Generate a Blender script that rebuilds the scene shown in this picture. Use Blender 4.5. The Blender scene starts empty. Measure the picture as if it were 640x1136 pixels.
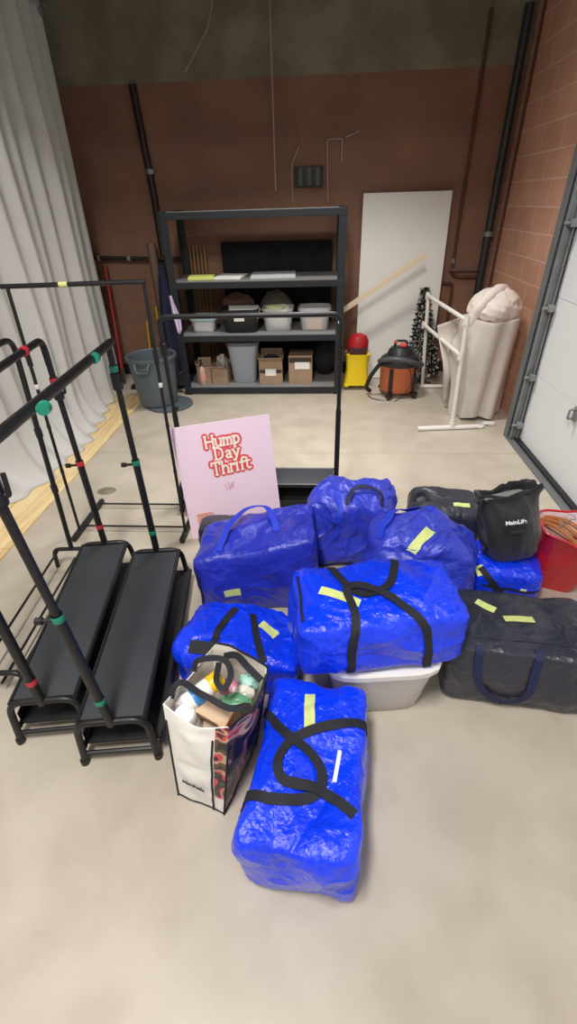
import bpy, bmesh, math, random
from mathutils import Vector, Matrix, noise, Euler
from mathutils.bvhtree import BVHTree
random.seed(7)
S = bpy.context.scene
COL = S.collection
PI = math.pi

# ------------------------------------------------------------------ camera
F_PX, W_PX, H_PX = 512.5, 640.0, 1136.0
cd = bpy.data.cameras.new('camera'); cam = bpy.data.objects.new('camera', cd); COL.objects.link(cam)
cd.sensor_fit = 'HORIZONTAL'; cd.sensor_width = 36; cd.lens = F_PX * 36 / W_PX
cd.clip_start = .02
CR = Matrix.Rotation(math.radians(4.4), 3, 'Z') @ Matrix.Rotation(PI/2 - math.radians(33.77), 3, 'X') @ Matrix.Rotation(math.radians(-1.8), 3, 'Z')
CL = Vector((0, 0, 1.65))
cam.matrix_world = Matrix.Translation(CL) @ CR.to_4x4()
S.camera = cam

# ------------------------------------------------------------------ world, lights, exposure
w = bpy.data.worlds.new('world'); S.world = w; w.use_nodes = True
w.node_tree.nodes['Background'].inputs[0].default_value = (.9, .95, 1, 1)
w.node_tree.nodes['Background'].inputs[1].default_value = .12
S.view_settings.view_transform = 'Standard'; S.view_settings.look = 'None'
S.view_settings.gamma = 1; S.view_settings.use_curve_mapping = False
S.view_settings.exposure = 0.0

def area(name, loc, target, sx, sy, power, col=(1, .965, .925), spread=PI):
    l = bpy.data.lights.new(name, 'AREA'); l.shape = 'RECTANGLE'; l.size = sx; l.size_y = sy
    l.energy = power; l.color = col; l.spread = spread
    o = bpy.data.objects.new(name, l); COL.objects.link(o); o.location = loc
    d = Vector(target) - Vector(loc); o.rotation_euler = d.to_track_quat('-Z', 'Y').to_euler()
    return o
area('ceiling_or_fill_lamp', (-.6, -.2, 3.95), (-.6, -.1, 0), .4, 1.2, 158)
area('ceiling_or_fill_lamp', (-.1, 3.45, 3.9), (-.1, 3.4, 0), .7, .4, 40, spread=math.radians(88))  # rear lamp added to light the back floor, cone kept off the upper wall
area('ceiling_or_fill_lamp', (-.9, -3.0, 3.95), (-.9, -1.0, 0), 1.4, .5, 48)  # unseen fill lamp added behind the camera to even the light

# ------------------------------------------------------------------ helpers
def ray(px, py):
    return (CR @ Vector(((px-320)/F_PX, -(py-568)/F_PX, -1))).normalized()
def at(px, py, z=0.0):            # point of the place seen at a pixel, at height z
    d = ray(px, py); return CL + d * ((z-CL.z)/d.z)
def atY(px, py, y):
    d = ray(px, py); return CL + d * ((y-CL.y)/d.y)

def lin(c):
    return tuple(((v/255)/12.92 if v <= 10 else (((v/255)+.055)/1.055)**2.4) for v in c) + (1,)

def mat(name, rgb, rough=.6, metal=0, bump=0, bscale=40, coat=0, var=0, vscale=6, trans=0, spec=.5, alpha=1, sheen=0, bdist=.002):
    m = bpy.data.materials.new(name); m.use_nodes = True; n = m.node_tree; b = n.nodes['Principled BSDF']
    b.inputs['Base Color'].default_value = lin(rgb); b.inputs['Roughness'].default_value = rough
    b.inputs['Metallic'].default_value = metal; b.inputs['Specular IOR Level'].default_value = spec
    b.inputs['Coat Weight'].default_value = coat; b.inputs['Coat Roughness'].default_value = .15
    b.inputs['Transmission Weight'].default_value = trans; b.inputs['Alpha'].default_value = alpha
    if sheen: b.inputs['Sheen Weight'].default_value = sheen
    tc = n.nodes.new('ShaderNodeTexCoord')
    if var:
        nz = n.nodes.new('ShaderNodeTexNoise'); nz.inputs['Scale'].default_value = vscale; nz.inputs['Detail'].default_value = 5
        n.links.new(tc.outputs['Object'], nz.inputs['Vector'])
        mr = n.nodes.new('ShaderNodeMapRange'); mr.inputs[1].default_value = .3; mr.inputs[2].default_value = .7
        mr.inputs[3].default_value = 1-var; mr.inputs[4].default_value = 1+var
        n.links.new(nz.outputs['Fac'], mr.inputs[0])
        hv = n.nodes.new('ShaderNodeHueSaturation'); hv.inputs['Color'].default_value = lin(rgb)
        n.links.new(mr.outputs[0], hv.inputs['Value']); n.links.new(hv.outputs[0], b.inputs['Base Color'])
    if bump:
        nb = n.nodes.new('ShaderNodeTexNoise'); nb.inputs['Scale'].default_value = bscale; nb.inputs['Detail'].default_value = 4
        n.links.new(tc.outputs['Object'], nb.inputs['Vector'])
        bp = n.nodes.new('ShaderNodeBump'); bp.inputs['Strength'].default_value = bump; bp.inputs['Distance'].default_value = bdist
        n.links.new(nb.outputs['Fac'], bp.inputs['Height']); n.links.new(bp.outputs[0], b.inputs['Normal'])
    return m

def tarpaulin(name, rgb, rough=.23, crin=.75, coat=.2, cs=22):
    """woven polypropylene sheet: fine weave and crinkled glints"""
    m = mat(name, rgb, rough, coat=coat, var=.12, vscale=9); n = m.node_tree; b = n.nodes['Principled BSDF']
    tc = n.nodes.new('ShaderNodeTexCoord')
    wn = n.nodes.new('ShaderNodeTexNoise'); wn.inputs['Scale'].default_value = 7; wn.inputs['Detail'].default_value = 3
    n.links.new(tc.outputs['Object'], wn.inputs['Vector'])
    ad = n.nodes.new('ShaderNodeMixRGB'); ad.blend_type = 'ADD'; ad.inputs[0].default_value = .12
    n.links.new(tc.outputs['Object'], ad.inputs[1]); n.links.new(wn.outputs['Color'], ad.inputs[2])
    v = n.nodes.new('ShaderNodeTexVoronoi'); v.feature = 'DISTANCE_TO_EDGE'; v.inputs['Scale'].default_value = cs
    n.links.new(ad.outputs[0], v.inputs['Vector'])
    n2 = n.nodes.new('ShaderNodeTexNoise'); n2.inputs['Scale'].default_value = cs*2.2; n2.inputs['Detail'].default_value = 6; n2.inputs['Distortion'].default_value = .6
    n.links.new(tc.outputs['Object'], n2.inputs['Vector'])
    b1 = n.nodes.new('ShaderNodeBump'); b1.inputs['Strength'].default_value = crin; b1.inputs['Distance'].default_value = .003
    n.links.new(v.outputs['Distance'], b1.inputs['Height'])
    b2 = n.nodes.new('ShaderNodeBump'); b2.inputs['Strength'].default_value = crin; b2.inputs['Distance'].default_value = .009
    n.links.new(n2.outputs['Fac'], b2.inputs['Height']); n.links.new(b1.outputs[0], b2.inputs['Normal'])
    ck = n.nodes.new('ShaderNodeTexWave'); ck.inputs['Scale'].default_value = 130
    n.links.new(tc.outputs['Object'], ck.inputs['Vector'])
    b3 = n.nodes.new('ShaderNodeBump'); b3.inputs['Strength'].default_value = .12; b3.inputs['Distance'].default_value = .001
    n.links.new(ck.outputs['Fac'], b3.inputs['Height']); n.links.new(b2.outputs[0], b3.inputs['Normal'])
    n.links.new(b3.outputs[0], b.inputs['Normal']); n.links.new(b3.outputs[0], b.inputs['Coat Normal'])
    return m

def tag(o, label=None, cat=None, group=None, kind=None):
    if label: o['label'] = label
    if cat: o['category'] = cat
    if group: o['group'] = group
    if kind: o['kind'] = kind
    return o
def thing(name, label, cat, loc=(0, 0, 0), rot=(0, 0, 0), group=None):
    o = bpy.data.objects.new(name, None); COL.objects.link(o); o.empty_display_size = .1
    o.location = loc; o.rotation_euler = rot
    return tag(o, label, cat, group)
def mesh(name, bm, m, parent=None, smooth=True, label=None):
    me = bpy.data.meshes.new(name)
    bmesh.ops.recalc_face_normals(bm, faces=bm.faces[:])
    bm.to_mesh(me); bm.free()
    ms = m if isinstance(m, (list, tuple)) else [m]
    for q in ms: me.materials.append(q)
    if smooth:
        for p in me.polygons: p.use_smooth = True
        try: me.set_sharp_from_angle(angle=math.radians(38))
        except Exception: pass
    o = bpy.data.objects.new(name, me); COL.objects.link(o)
    if parent: o.parent = parent
    if label: o['label'] = label
    return o
def NB(): return bmesh.new()
def box(bm, c, s, bev=0.0, rot=None, mi=0, seg=2):
    r = bmesh.ops.create_cube(bm, size=1); vs = r['verts']
    M = Matrix.Translation(c) @ (rot.to_4x4() if rot else Matrix.Identity(4)) @ Matrix.Diagonal((*s, 1))
    bmesh.ops.transform(bm, matrix=M, verts=vs)
    fs = list({f for v in vs for f in v.link_faces})
    for f in fs: f.material_index = mi
    if bev:
        es = list({e for f in fs for e in f.edges})
        r = bmesh.ops.bevel(bm, geom=es, offset=bev, segments=seg, affect='EDGES', profile=.6)
        for f in r['faces']: f.material_index = mi
    return bm
def frame_at(p, t, ref):
    t = t.normalized(); a = ref - t*ref.dot(t)
    if a.length < 1e-5: a = t.orthogonal()
    a.normalize(); return a, t.cross(a)
def tube(bm, pts, r, segs=10, cap=True, closed=False, mi=0):
    pts = [Vector(p) for p in pts]; n = len(pts); rings = []
    rs = r if isinstance(r, (list, tuple)) else [r]*n
    ref = (pts[1]-pts[0]).orthogonal().normalized()
    for i, p in enumerate(pts):
        if closed: t = (pts[(i+1) % n]-p).normalized() + (p-pts[i-1]).normalized()
        elif i == 0: t = pts[1]-p
        elif i == n-1: t = p-pts[i-1]
        else: t = (pts[i+1]-p).normalized() + (p-pts[i-1]).normalized()
        if t.length < 1e-6: t = pts[i]-pts[i-1]
        a, b = frame_at(p, t, ref); ref = a
        rings.append([bm.verts.new(p + (a*math.cos(2*PI*k/segs) + b*math.sin(2*PI*k/segs))*rs[i]) for k in range(segs)])
    for i in range(n if closed else n-1):
        A, B = rings[i], rings[(i+1) % n]
        for k in range(segs):
            f = bm.faces.new((A[k], A[(k+1) % segs], B[(k+1) % segs], B[k])); f.material_index = mi
    if cap and not closed:
        bm.faces.new(rings[0][::-1]).material_index = mi; bm.faces.new(rings[-1]).material_index = mi
    return bm
def fillet(pts, rad, n=6):
    pts = [Vector(p) for p in pts]; out = [pts[0]]
    for i in range(1, len(pts)-1):
        a, b, c = pts[i-1], pts[i], pts[i+1]
        d = min(rad, (a-b).length*.48, (c-b).length*.48)
        p, q = b+(a-b).normalized()*d, b+(c-b).normalized()*d
        for k in range(n+1):
            t = k/n; out.append(p*(1-t)**2 + b*2*t*(1-t) + q*t*t)
    out.append(pts[-1]); return out
def lathe(bm, prof, c=(0, 0, 0), segs=32, mi=0, sx=1, sy=1):
    c = Vector(c); rings = []
    for r, z in prof:
        if r < 1e-5: rings.append([bm.verts.new(c+Vector((0, 0, z)))])
        else: rings.append([bm.verts.new(c+Vector((r*sx*math.cos(2*PI*k/segs), r*sy*math.sin(2*PI*k/segs), z))) for k in range(segs)])
    for A, B in zip(rings, rings[1:]):
        if len(A) == 1 and len(B) == 1: continue
        for k in range(segs):
            k2 = (k+1) % segs
            if len(A) == 1: f = bm.faces.new((A[0], B[k2], B[k]))
            elif len(B) == 1: f = bm.faces.new((A[k], A[k2], B[0]))
            else: f = bm.faces.new((A[k], A[k2], B[k2], B[k]))
            f.material_index = mi
    return bm
def grid(bm, fn, nu, nv, mi=0, closed_u=False):
    V = [[bm.verts.new(fn(i/nu, j/nv)) for j in range(nv+1)] for i in range(nu if closed_u else nu+1)]
    for i in range(nu):
        for j in range(nv):
            A, B = V[i], V[(i+1) % len(V)]
            bm.faces.new((A[j], B[j], B[j+1], A[j+1])).material_index = mi
    return V
def solid(o, t, off=0):
    md = o.modifiers.new('thickness', 'SOLIDIFY'); md.thickness = t; md.offset = off; return o
def catmull(P, step=.02):
    P = [Vector(p) for p in P]; Q = [P[0]*2-P[1]] + P + [P[-1]*2-P[-2]]; out = []
    for i in range(1, len(Q)-2):
        a, b, c, d = Q[i-1:i+3]; n = max(2, int((c-b).length/step))
        for k in range(n):
            t = k/n
            out.append(.5*((2*b) + (c-a)*t + (2*a-5*b+4*c-d)*t*t + (3*b-a-3*c+d)*t**3))
    out.append(P[-1]); return out

# ------------------------------------------------------------------ materials
M = {}
M['black_steel'] = mat('black powder coated steel', (26, 26, 28), .42, bump=.1, bscale=200, spec=.45)
M['black_plastic'] = mat('black plastic', (24, 24, 26), .5)
M['deck'] = mat('charcoal shelf board', (54, 58, 63), .55, bump=.15, bscale=120, var=.08, vscale=5)
M['strap'] = mat('black webbing', (22, 24, 34), .75, bump=.5, bscale=300)
M['tape'] = mat('yellow green masking tape', (208, 220, 138), .6, var=.08, vscale=60)
M['ink'] = mat('dark ink', (60, 60, 50), .6)
M['red_tape'] = mat('red tape', (190, 45, 60), .5)
M['green_tape'] = mat('green tape', (30, 135, 110), .5)
M['white_tape'] = mat('white label', (225, 225, 220), .5)
M['yellow_tape'] = mat('cream tape', (215, 215, 140), .5)
M['blue'] = tarpaulin('bright blue woven plastic', (6, 58, 240))
M['blue2'] = tarpaulin('deep blue woven plastic', (40, 52, 180), .29, .5, .15)
M['blue3'] = tarpaulin('violet blue woven plastic', (50, 64, 192), .27, .6, .15)
M['navy'] = tarpaulin('dark grey woven plastic', (44, 47, 60), .28, .55, .1, 16)
M['navy2'] = tarpaulin('charcoal woven plastic', (46, 49, 60), .42, .4, .1)
M['navy_strap'] = mat('navy webbing', (20, 30, 70), .7, bump=.5, bscale=300)
M['blue_strap'] = mat('blue webbing', (28, 58, 205), .6, bump=.5, bscale=300)
M['cardboard'] = mat('brown cardboard', (160, 134, 110), .8, var=.06, vscale=10)
M['cardboard_dark'] = mat('cardboard inside', (120, 92, 70), .85)
M['white'] = mat('white plastic', (232, 230, 226), .4)
M['pvc'] = mat('white pvc pipe', (232, 226, 220), .35)
M['clear'] = mat('clear storage plastic', (236, 238, 240), .15, trans=0, alpha=.3)
M['frost'] = mat('frosted grey plastic', (176, 184, 196), .35, trans=.15)
M['milky'] = mat('milky storage plastic', (232, 228, 224), .3, alpha=.72)
M['dark_trim'] = mat('dark trim', (104, 108, 110), .5, var=.1, vscale=5)
M['steel'] = mat('galvanised steel', (142, 146, 148), .45, metal=.3, var=.12, vscale=8)

def concrete_floor():
    m = mat('polished concrete', (196, 186, 170), .42); n = m.node_tree; b = n.nodes['Principled BSDF']
    tc = n.nodes.new('ShaderNodeTexCoord')
    def nz(s, d, dist=0):
        q = n.nodes.new('ShaderNodeTexNoise'); q.inputs['Scale'].default_value = s; q.inputs['Detail'].default_value = d
        q.inputs['Distortion'].default_value = dist; n.links.new(tc.outputs['Object'], q.inputs['Vector']); return q
    a, c, e = nz(.9, 4, .4), nz(5, 8, .3), nz(60, 4)
    r = n.nodes.new('ShaderNodeValToRGB'); r.color_ramp.elements[0].position = .3; r.color_ramp.elements[0].color = lin((178, 168, 153))
    r.color_ramp.elements[1].position = .7; r.color_ramp.elements[1].color = lin((194, 185, 170)); n.links.new(a.outputs['Fac'], r.inputs[0])
    r2 = n.nodes.new('ShaderNodeValToRGB'); r2.color_ramp.elements[0].position = .35; r2.color_ramp.elements[0].color = (.86, .85, .83, 1)
    r2.color_ramp.elements[1].position = .6; r2.color_ramp.elements[1].color = (1, 1, 1, 1); n.links.new(c.outputs['Fac'], r2.inputs[0])
    mx = n.nodes.new('ShaderNodeMixRGB'); mx.blend_type = 'MULTIPLY'; mx.inputs[0].default_value = .8
    n.links.new(r.outputs[0], mx.inputs[1]); n.links.new(r2.outputs[0], mx.inputs[2])
    # saw-cut joints
    sp = n.nodes.new('ShaderNodeSeparateXYZ'); n.links.new(tc.outputs['Object'], sp.inputs[0])
    def line(ax, pos, wd):
        s = n.nodes.new('ShaderNodeMath'); s.operation = 'SUBTRACT'; s.inputs[1].default_value = pos; n.links.new(sp.outputs[ax], s.inputs[0])
        ab = n.nodes.new('ShaderNodeMath'); ab.operation = 'ABSOLUTE'; n.links.new(s.outputs[0], ab.inputs[0])
        l = n.nodes.new('ShaderNodeMath'); l.operation = 'LESS_THAN'; l.inputs[1].default_value = wd; n.links.new(ab.outputs[0], l.inputs[0]); return l
    l1 = line(1, 3.3, .006)
    jm = n.nodes.new('ShaderNodeMixRGB'); jm.inputs[2].default_value = lin((160, 150, 134)); n.links.new(mx.outputs[0], jm.inputs[1])
    mu = n.nodes.new('ShaderNodeMath'); mu.operation = 'MULTIPLY'; mu.inputs[1].default_value = .7; n.links.new(l1.outputs[0], mu.inputs[0])
    n.links.new(mu.outputs[0], jm.inputs[0]); n.links.new(jm.outputs[0], b.inputs['Base Color'])
    mr = n.nodes.new('ShaderNodeMapRange'); mr.inputs[3].default_value = .3; mr.inputs[4].default_value = .55
    n.links.new(c.outputs['Fac'], mr.inputs[0]); n.links.new(mr.outputs[0], b.inputs['Roughness'])
    bp = n.nodes.new('ShaderNodeBump'); bp.inputs['Strength'].default_value = .08; bp.inputs['Distance'].default_value = .003
    n.links.new(e.outputs['Fac'], bp.inputs['Height']); n.links.new(bp.outputs[0], b.inputs['Normal'])
    return m

def block_wall(name, c1, c2, mortar, split=None, upper=None, axis='Y', msize=.006):
    """painted block wall; above z = split the blocks are bare concrete"""
    m = mat(name, c1, .75); n = m.node_tree; b = n.nodes['Principled BSDF']
    tc = n.nodes.new('ShaderNodeTexCoord'); sp = n.nodes.new('ShaderNodeSeparateXYZ'); n.links.new(tc.outputs['Object'], sp.inputs[0])
    cb = n.nodes.new('ShaderNodeCombineXYZ')
    n.links.new(sp.outputs['Y' if axis == 'X' else 'X'], cb.inputs[0]); n.links.new(sp.outputs['Z'], cb.inputs[1])
    br = n.nodes.new('ShaderNodeTexBrick'); br.inputs['Scale'].default_value = 1; br.inputs['Brick Width'].default_value = .36
    br.inputs['Row Height'].default_value = .175; br.inputs['Mortar Size'].default_value = msize; br.inputs['Mortar Smooth'].default_value = .3
    br.inputs['Color1'].default_value = lin(c1); br.inputs['Color2'].default_value = lin(c2); br.inputs['Mortar'].default_value = lin(mortar)
    n.links.new(cb.outputs[0], br.inputs['Vector'])
    nz = n.nodes.new('ShaderNodeTexNoise'); nz.inputs['Scale'].default_value = 2.2; nz.inputs['Detail'].default_value = 6
    n.links.new(tc.outputs['Object'], nz.inputs['Vector'])
    mr = n.nodes.new('ShaderNodeMapRange'); mr.inputs[1].default_value = .3; mr.inputs[2].default_value = .7; mr.inputs[3].default_value = .86; mr.inputs[4].default_value = 1.12
    n.links.new(nz.outputs['Fac'], mr.inputs[0])
    hv = n.nodes.new('ShaderNodeHueSaturation'); n.links.new(br.outputs['Color'], hv.inputs['Color']); n.links.new(mr.outputs[0], hv.inputs['Value'])
    outc = hv.outputs[0]
    if split:
        nz2 = n.nodes.new('ShaderNodeTexNoise'); nz2.inputs['Scale'].default_value = 3; nz2.inputs['Detail'].default_value = 4
        n.links.new(tc.outputs['Object'], nz2.inputs['Vector'])
        cr = n.nodes.new('ShaderNodeValToRGB'); cr.color_ramp.elements[0].color = lin(upper[0]); cr.color_ramp.elements[1].color = lin(upper[1])
        cr.color_ramp.elements[0].position = .4; cr.color_ramp.elements[1].position = .6
        n.links.new(nz2.outputs['Fac'], cr.inputs[0])
        gt = n.nodes.new('ShaderNodeMath'); gt.operation = 'GREATER_THAN'; gt.inputs[1].default_value = split; n.links.new(sp.outputs['Z'], gt.inputs[0])
        mx = n.nodes.new('ShaderNodeMixRGB'); n.links.new(gt.outputs[0], mx.inputs[0]); n.links.new(outc, mx.inputs[1]); n.links.new(cr.outputs[0], mx.inputs[2]); outc = mx.outputs[0]
    n.links.new(outc, b.inputs['Base Color'])
    bp = n.nodes.new('ShaderNodeBump'); bp.inputs['Strength'].default_value = .5; bp.inputs['Distance'].default_value = .004; bp.invert = True
    n.links.new(br.outputs['Fac'], bp.inputs['Height'])
    n3 = n.nodes.new('ShaderNodeTexNoise'); n3.inputs['Scale'].default_value = 70; n.links.new(tc.outputs['Object'], n3.inputs['Vector'])
    b2 = n.nodes.new('ShaderNodeBump'); b2.inputs['Strength'].default_value = .3; b2.inputs['Distance'].default_value = .003
    n.links.new(n3.outputs['Fac'], b2.inputs['Height']); n.links.new(bp.outputs[0], b2.inputs['Normal']); n.links.new(b2.outputs[0], b.inputs['Normal'])
    return m

# ------------------------------------------------------------------ the setting
def struct(name, c, s, m, bev=0):
    bm = NB(); box(bm, c, s, bev); return tag(mesh(name, bm, m, smooth=False), kind='structure')
XL, XR, YB, YF, ZC = -2.9, 1.7, 5.4, -4.2, 4.3
FLOOR = concrete_floor()
struct('floor', ((XL+2.1)/2, (YB+YF)/2, -.05), (2.1-XL+.2, YB-YF+.2, .1), FLOOR)
WBACK = block_wall('brown painted block', (147, 108, 87), (142, 104, 84), (153, 115, 95), 2.56, ((128, 120, 102), (150, 142, 122)), msize=.004)
WRIGHT = block_wall('terracotta painted block', (212, 160, 134), (206, 153, 128), (224, 190, 170), 2.95, ((165, 155, 130), (180, 172, 145)), axis='X')
struct('wall_back', ((XL+XR)/2, YB+.06, ZC/2), (XR-XL+.2, .12, ZC), WBACK)
struct('wall_right', (XR+.06, (3.60+YB)/2, ZC/2), (.12, YB-3.60, ZC), WRIGHT)
struct('wall_right', (XR+.06, (3.6+YF)/2, (3.25+ZC)/2), (.12, 3.6-YF, ZC-3.25), WRIGHT)
struct('wall_left', (XL-.06, (YF+YB)/2, ZC/2), (.12, YB-YF, ZC), mat('grey painted wall', (150, 146, 140), .8))
struct('wall_front', ((XL+XR)/2, YF-.06, ZC/2), (XR-XL+.3, .12, ZC), mat('plain painted wall', (176, 170, 160), .8))
struct('ceiling', ((XL+XR)/2, (YF+YB)/2, ZC+.05), (XR-XL+.3, YB-YF+.3, .1), mat('dark roof deck', (60, 58, 54), .9))
struct('shade_beam', (-.66, 2.75, 3.52), (2.74, .3, 1.56), mat('unseen shade beam', (70, 68, 64), .7))  # unseen beam added and shaped to shade the upper back wall
BASE = mat('black rubber base', (38, 36, 36), .6)
struct('baseboard_back', ((XL+XR)/2, YB-.008, .06), (XR-XL, .016, .12), BASE)

# overhead door
dm = mat('white insulated door panel', (240, 243, 245), .45, bump=.25, bscale=90, bdist=.001)
bm = NB()
for k in range(6):
    box(bm, (1.645, -.35, .27+.53*k), (.05, 7.8, .527), .0015)
tag(mesh('door_1', bm, dm, smooth=False), kind='structure')
door = bpy.data.objects['door_1']
bm = NB(); box(bm, (1.605, -.35, .012), (.05, 7.8, .024), .004); mesh('weather_seal', bm, M['black_plastic'], door)
bm = NB()
box(bm, (1.605, 2.853, .5), (.012, .05, .09), .004); tube(bm, fillet([(1.6, 2.853, .47), (1.565, 2.853, .47), (1.565, 2.853, .53), (1.6, 2.853, .53)], .01), .007)
mesh('door_handle', bm, M['steel'], door)
# jamb and track
bm = NB(); box(bm, (1.66, 3.60, 1.65), (.1, .035, 3.3), .002); tag(mesh('trim_2', bm, M['dark_trim'], smooth=False), kind='structure')
bm = NB(); box(bm, (1.535, 3.615, 1.62), (.012, .07, 3.24), .002); box(bm, (1.565, 3.645, 1.62), (.07, .01, 3.24), .002)
tag(mesh('trim_3', bm, M['dark_trim'], smooth=False), kind='structure')
bm = NB(); box(bm, (1.572, 3.57, 1.62), (.045, .012, 3.2), .002); box(bm, (1.594, 3.55, 1.62), (.006, .05, 3.2)); box(bm, (1.55, 3.555, 1.62), (.006, .03, 3.2))
tag(mesh('trim_4', bm, M['steel'], smooth=False), kind='structure')
tr = bpy.data.objects['trim_4']
for z in (.14, .52, 1.0, 1.5, 2.05, 2.6):
    bm = NB(); box(bm, (1.582, 3.53, z), (.04, .06, .045), .006); tube(bm, [(1.56, 3.52, z), (1.525, 3.52, z)], .01)
    mesh('roller_bracket', bm, M['steel'], tr)
bm = NB(); box(bm, (1.565, -.35, .004), (.075, 7.85, .008), .002); tag(mesh('trim_5', bm, M['dark_trim'], smooth=False), kind='structure')

# plywood strip beside the curtain
def ply():
    m = mat('pale plywood', (226, 200, 146), .55); n = m.node_tree; b = n.nodes['Principled BSDF']
    tc = n.nodes.new('ShaderNodeTexCoord'); mp = n.nodes.new('ShaderNodeMapping'); mp.inputs['Scale'].default_value = (9, .7, 1); n.links.new(tc.outputs['Object'], mp.inputs[0])
    q = n.nodes.new('ShaderNodeTexNoise'); q.inputs['Scale'].default_value = 2.4; q.inputs['Detail'].default_value = 6; q.inputs['Distortion'].default_value = 1.2; n.links.new(mp.outputs[0], q.inputs['Vector'])
    r = n.nodes.new('ShaderNodeValToRGB'); r.color_ramp.elements[0].position = .35; r.color_ramp.elements[0].color = lin((208, 176, 122)); r.color_ramp.elements[1].position = .6; r.color_ramp.elements[1].color = lin((232, 208, 158))
    n.links.new(q.outputs['Fac'], r.inputs[0]); n.links.new(r.outputs[0], b.inputs['Base Color']); return m
PLY = ply()
ps = thing('plywood_sheet', 'long strip of pale plywood on the concrete floor along the foot of the grey curtain', 'plywood', (-2.1, 3.1, 0))
for y0, y1 in ((-.4, 2.02), (2.025, 4.62)):
    bm = NB(); box(bm, (0, (y0+y1)/2-3.1, .006), (.6, y1-y0, .012), .001); mesh('board', bm, PLY, ps, smooth=False)

# curtain on grommets
def curtain():
    t = thing('curtain', 'tall grey fabric curtain hanging from grommets along the left side and pooling on the plywood', 'curtain', (-2.2, 2.5, 0))
    Y0, Y1, ZT = -.6, 4.90, 2.95
    rnd = random.Random(3)
    ph = [rnd.uniform(0, 6.28) for _ in range(8)]
    def fold(y, v):      # v 0 top .. 1 bottom
        a = .03 + .03*v
        s = math.sin(y*27+ph[0]+1.1*math.sin(y*2.3+ph[1])) * a
        s += math.sin(y*8.3+ph[2]+.6*v) * (.015+.035*v) + math.sin(y*31+ph[3])*.012*(1-.5*v)
        return s
    bm = NB()
    NV = 60
    def fn(u, v):
        y = Y0+(Y1-Y0)*u
        z = ZT*(1-v) + .0
        x = -2.13 + fold(y, v)*(1-.55*max(0, v-.82)/.18) - .06*v
        if v > .82:                                  # the cloth spills onto the boards
            q = min(1, (v-.82)/.18)
            out = .20+.05*math.sin(y*3.1+ph[4])+.025*math.sin(y*9.7+ph[5])
            out *= max(.15, min(1, (4.75-y)/.7))
            x += out*q*q
            z = ZT*.18*(1-q)**1.7 + .016 + .022*abs(math.sin(y*13+q*5+ph[6]))*(1-abs(2*q-1))
        dy = .05*math.sin(v*9+y*4)*v
        if u > .97: dy *= (1-u)/.03
        return Vector((x+2.2, y+dy*.6-2.5, max(z, .016)))
    V = grid(bm, fn, 420, NV)
    cm = mat('grey curtain cloth', (196, 195, 193), .9, bump=.2, bscale=150, sheen=.2, var=.03)
    o = mesh('cloth', bm, cm, t); solid(o, .004)
    for k in range(14):
        y = Y1-.07-.40*k
        g = NB(); R = Matrix.Rotation(PI/2, 3, 'Y')
        x = -2.13+fold(y, .03)+2.2+.006
        ring = [Vector((x, y-2.5+.022*math.cos(a), ZT-.06+.022*math.sin(a))) for a in [2*PI*i/16 for i in range(16)]]
        tube(g, ring, .006, 6, closed=True)
        mesh('grommet', g, M['steel'], t)
    g = NB(); tube(g, [(.07, Y0-2.6, ZT+.0), (.07, 2.85, ZT+.0)], .006, 6); mesh('hanging_cable', g, M['steel'], t)
curtain()

# ------------------------------------------------------------------ wall fittings
def pipe(name, pts, r, m, label, cat='pipe', clamps=(), group=None):
    base = Vector(pts[0]); t = thing(name, label, cat, base, group=group)
    bm = NB(); tube(bm, fillet([Vector(p)-base for p in pts], r*2.5), r, 12); mesh('pipe_run', bm, m, t)
    for c in clamps:
        bm = NB(); c = Vector(c)-base; lathe(bm, [(r*1.02, -.02), (r*1.35, -.02), (r*1.35, .02), (r*1.02, .02)], c, 14); mesh('coupling', bm, M['steel'], t)
    return t
BP = mat('dark painted pipe', (44, 34, 32), .5)
pipe('drain_pipe', [(-1.672, 5.37, 2.55), (-1.63, 5.37, 1.75), (-1.63, 5.37, .12)], .033, BP, 'dark brown vertical pipe on the left of the back wall, ending under the concrete band', clamps=[(-1.63, 5.37, 1.93)])
GP = mat('grey brown painted pipe', (112, 92, 80), .55)
pipe('water_pipe', [(-2.6, 5.315, 1.24), (-1.40, 5.315, 1.197)], .018, BP, 'thin dark horizontal pipe low on the back wall beside the grey curtain', clamps=[(-2.3, 5.315, 1.23), (-1.98, 5.315, 1.218)])
pipe('drain_pipe', [(1.615, 5.33, 2.9), (1.615, 5.33, 0)], .036, mat('charcoal pipe', (52, 54, 56), .4), 'thick charcoal vertical pipe in the far right corner', clamps=[(1.615, 5.33, 1.35)])
pipe('water_pipe', [(1.685, 5.2, 2.95), (1.685, 5.2, 0)], .011, mat('rust painted pipe', (96, 48, 34), .5), 'thin rust brown vertical pipe beside the thick charcoal corner pipe')
CP = mat('brown copper pipe', (92, 60, 44), .5)
pipe('water_pipe', [(1.335, 5.375, 2.9), (1.335, 5.375, 1.0), (1.42, 5.375, .97), (1.62, 5.375, .97)], .014, CP, 'thin brown pipe dropping down the back wall and turning towards the right corner', clamps=[(1.335, 5.375, 1.12)])
pipe('water_pipe', [(1.30, 5.35, 1.04), (1.62, 5.35, 1.04)], .014, GP, 'short horizontal grey brown pipe just above the one above the heaped dust sheet')
pipe('water_pipe', [(1.25, 5.36, .92), (1.36, 5.36, .92), (1.36, 5.36, .3)], .014, CP, 'short elbowed brown pipe behind the white pipe frame')
GW = mat('pale conduit', (176, 168, 158), .5)
pipe('ceiling_wire', [(-.43, 5.3, 3.6), (-.433, 5.3, 1.75)], .006, GW, 'thin pale wire hanging straight down in front of the back wall', 'wire')
pipe('ceiling_wire', [(-.75, 5.2, 3.3), (-.93, 5.2, 2.83), (-1.154, 5.2, 2.58)], .004, GW, 'short pale wire slanting across the upper concrete band', 'wire')
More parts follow.
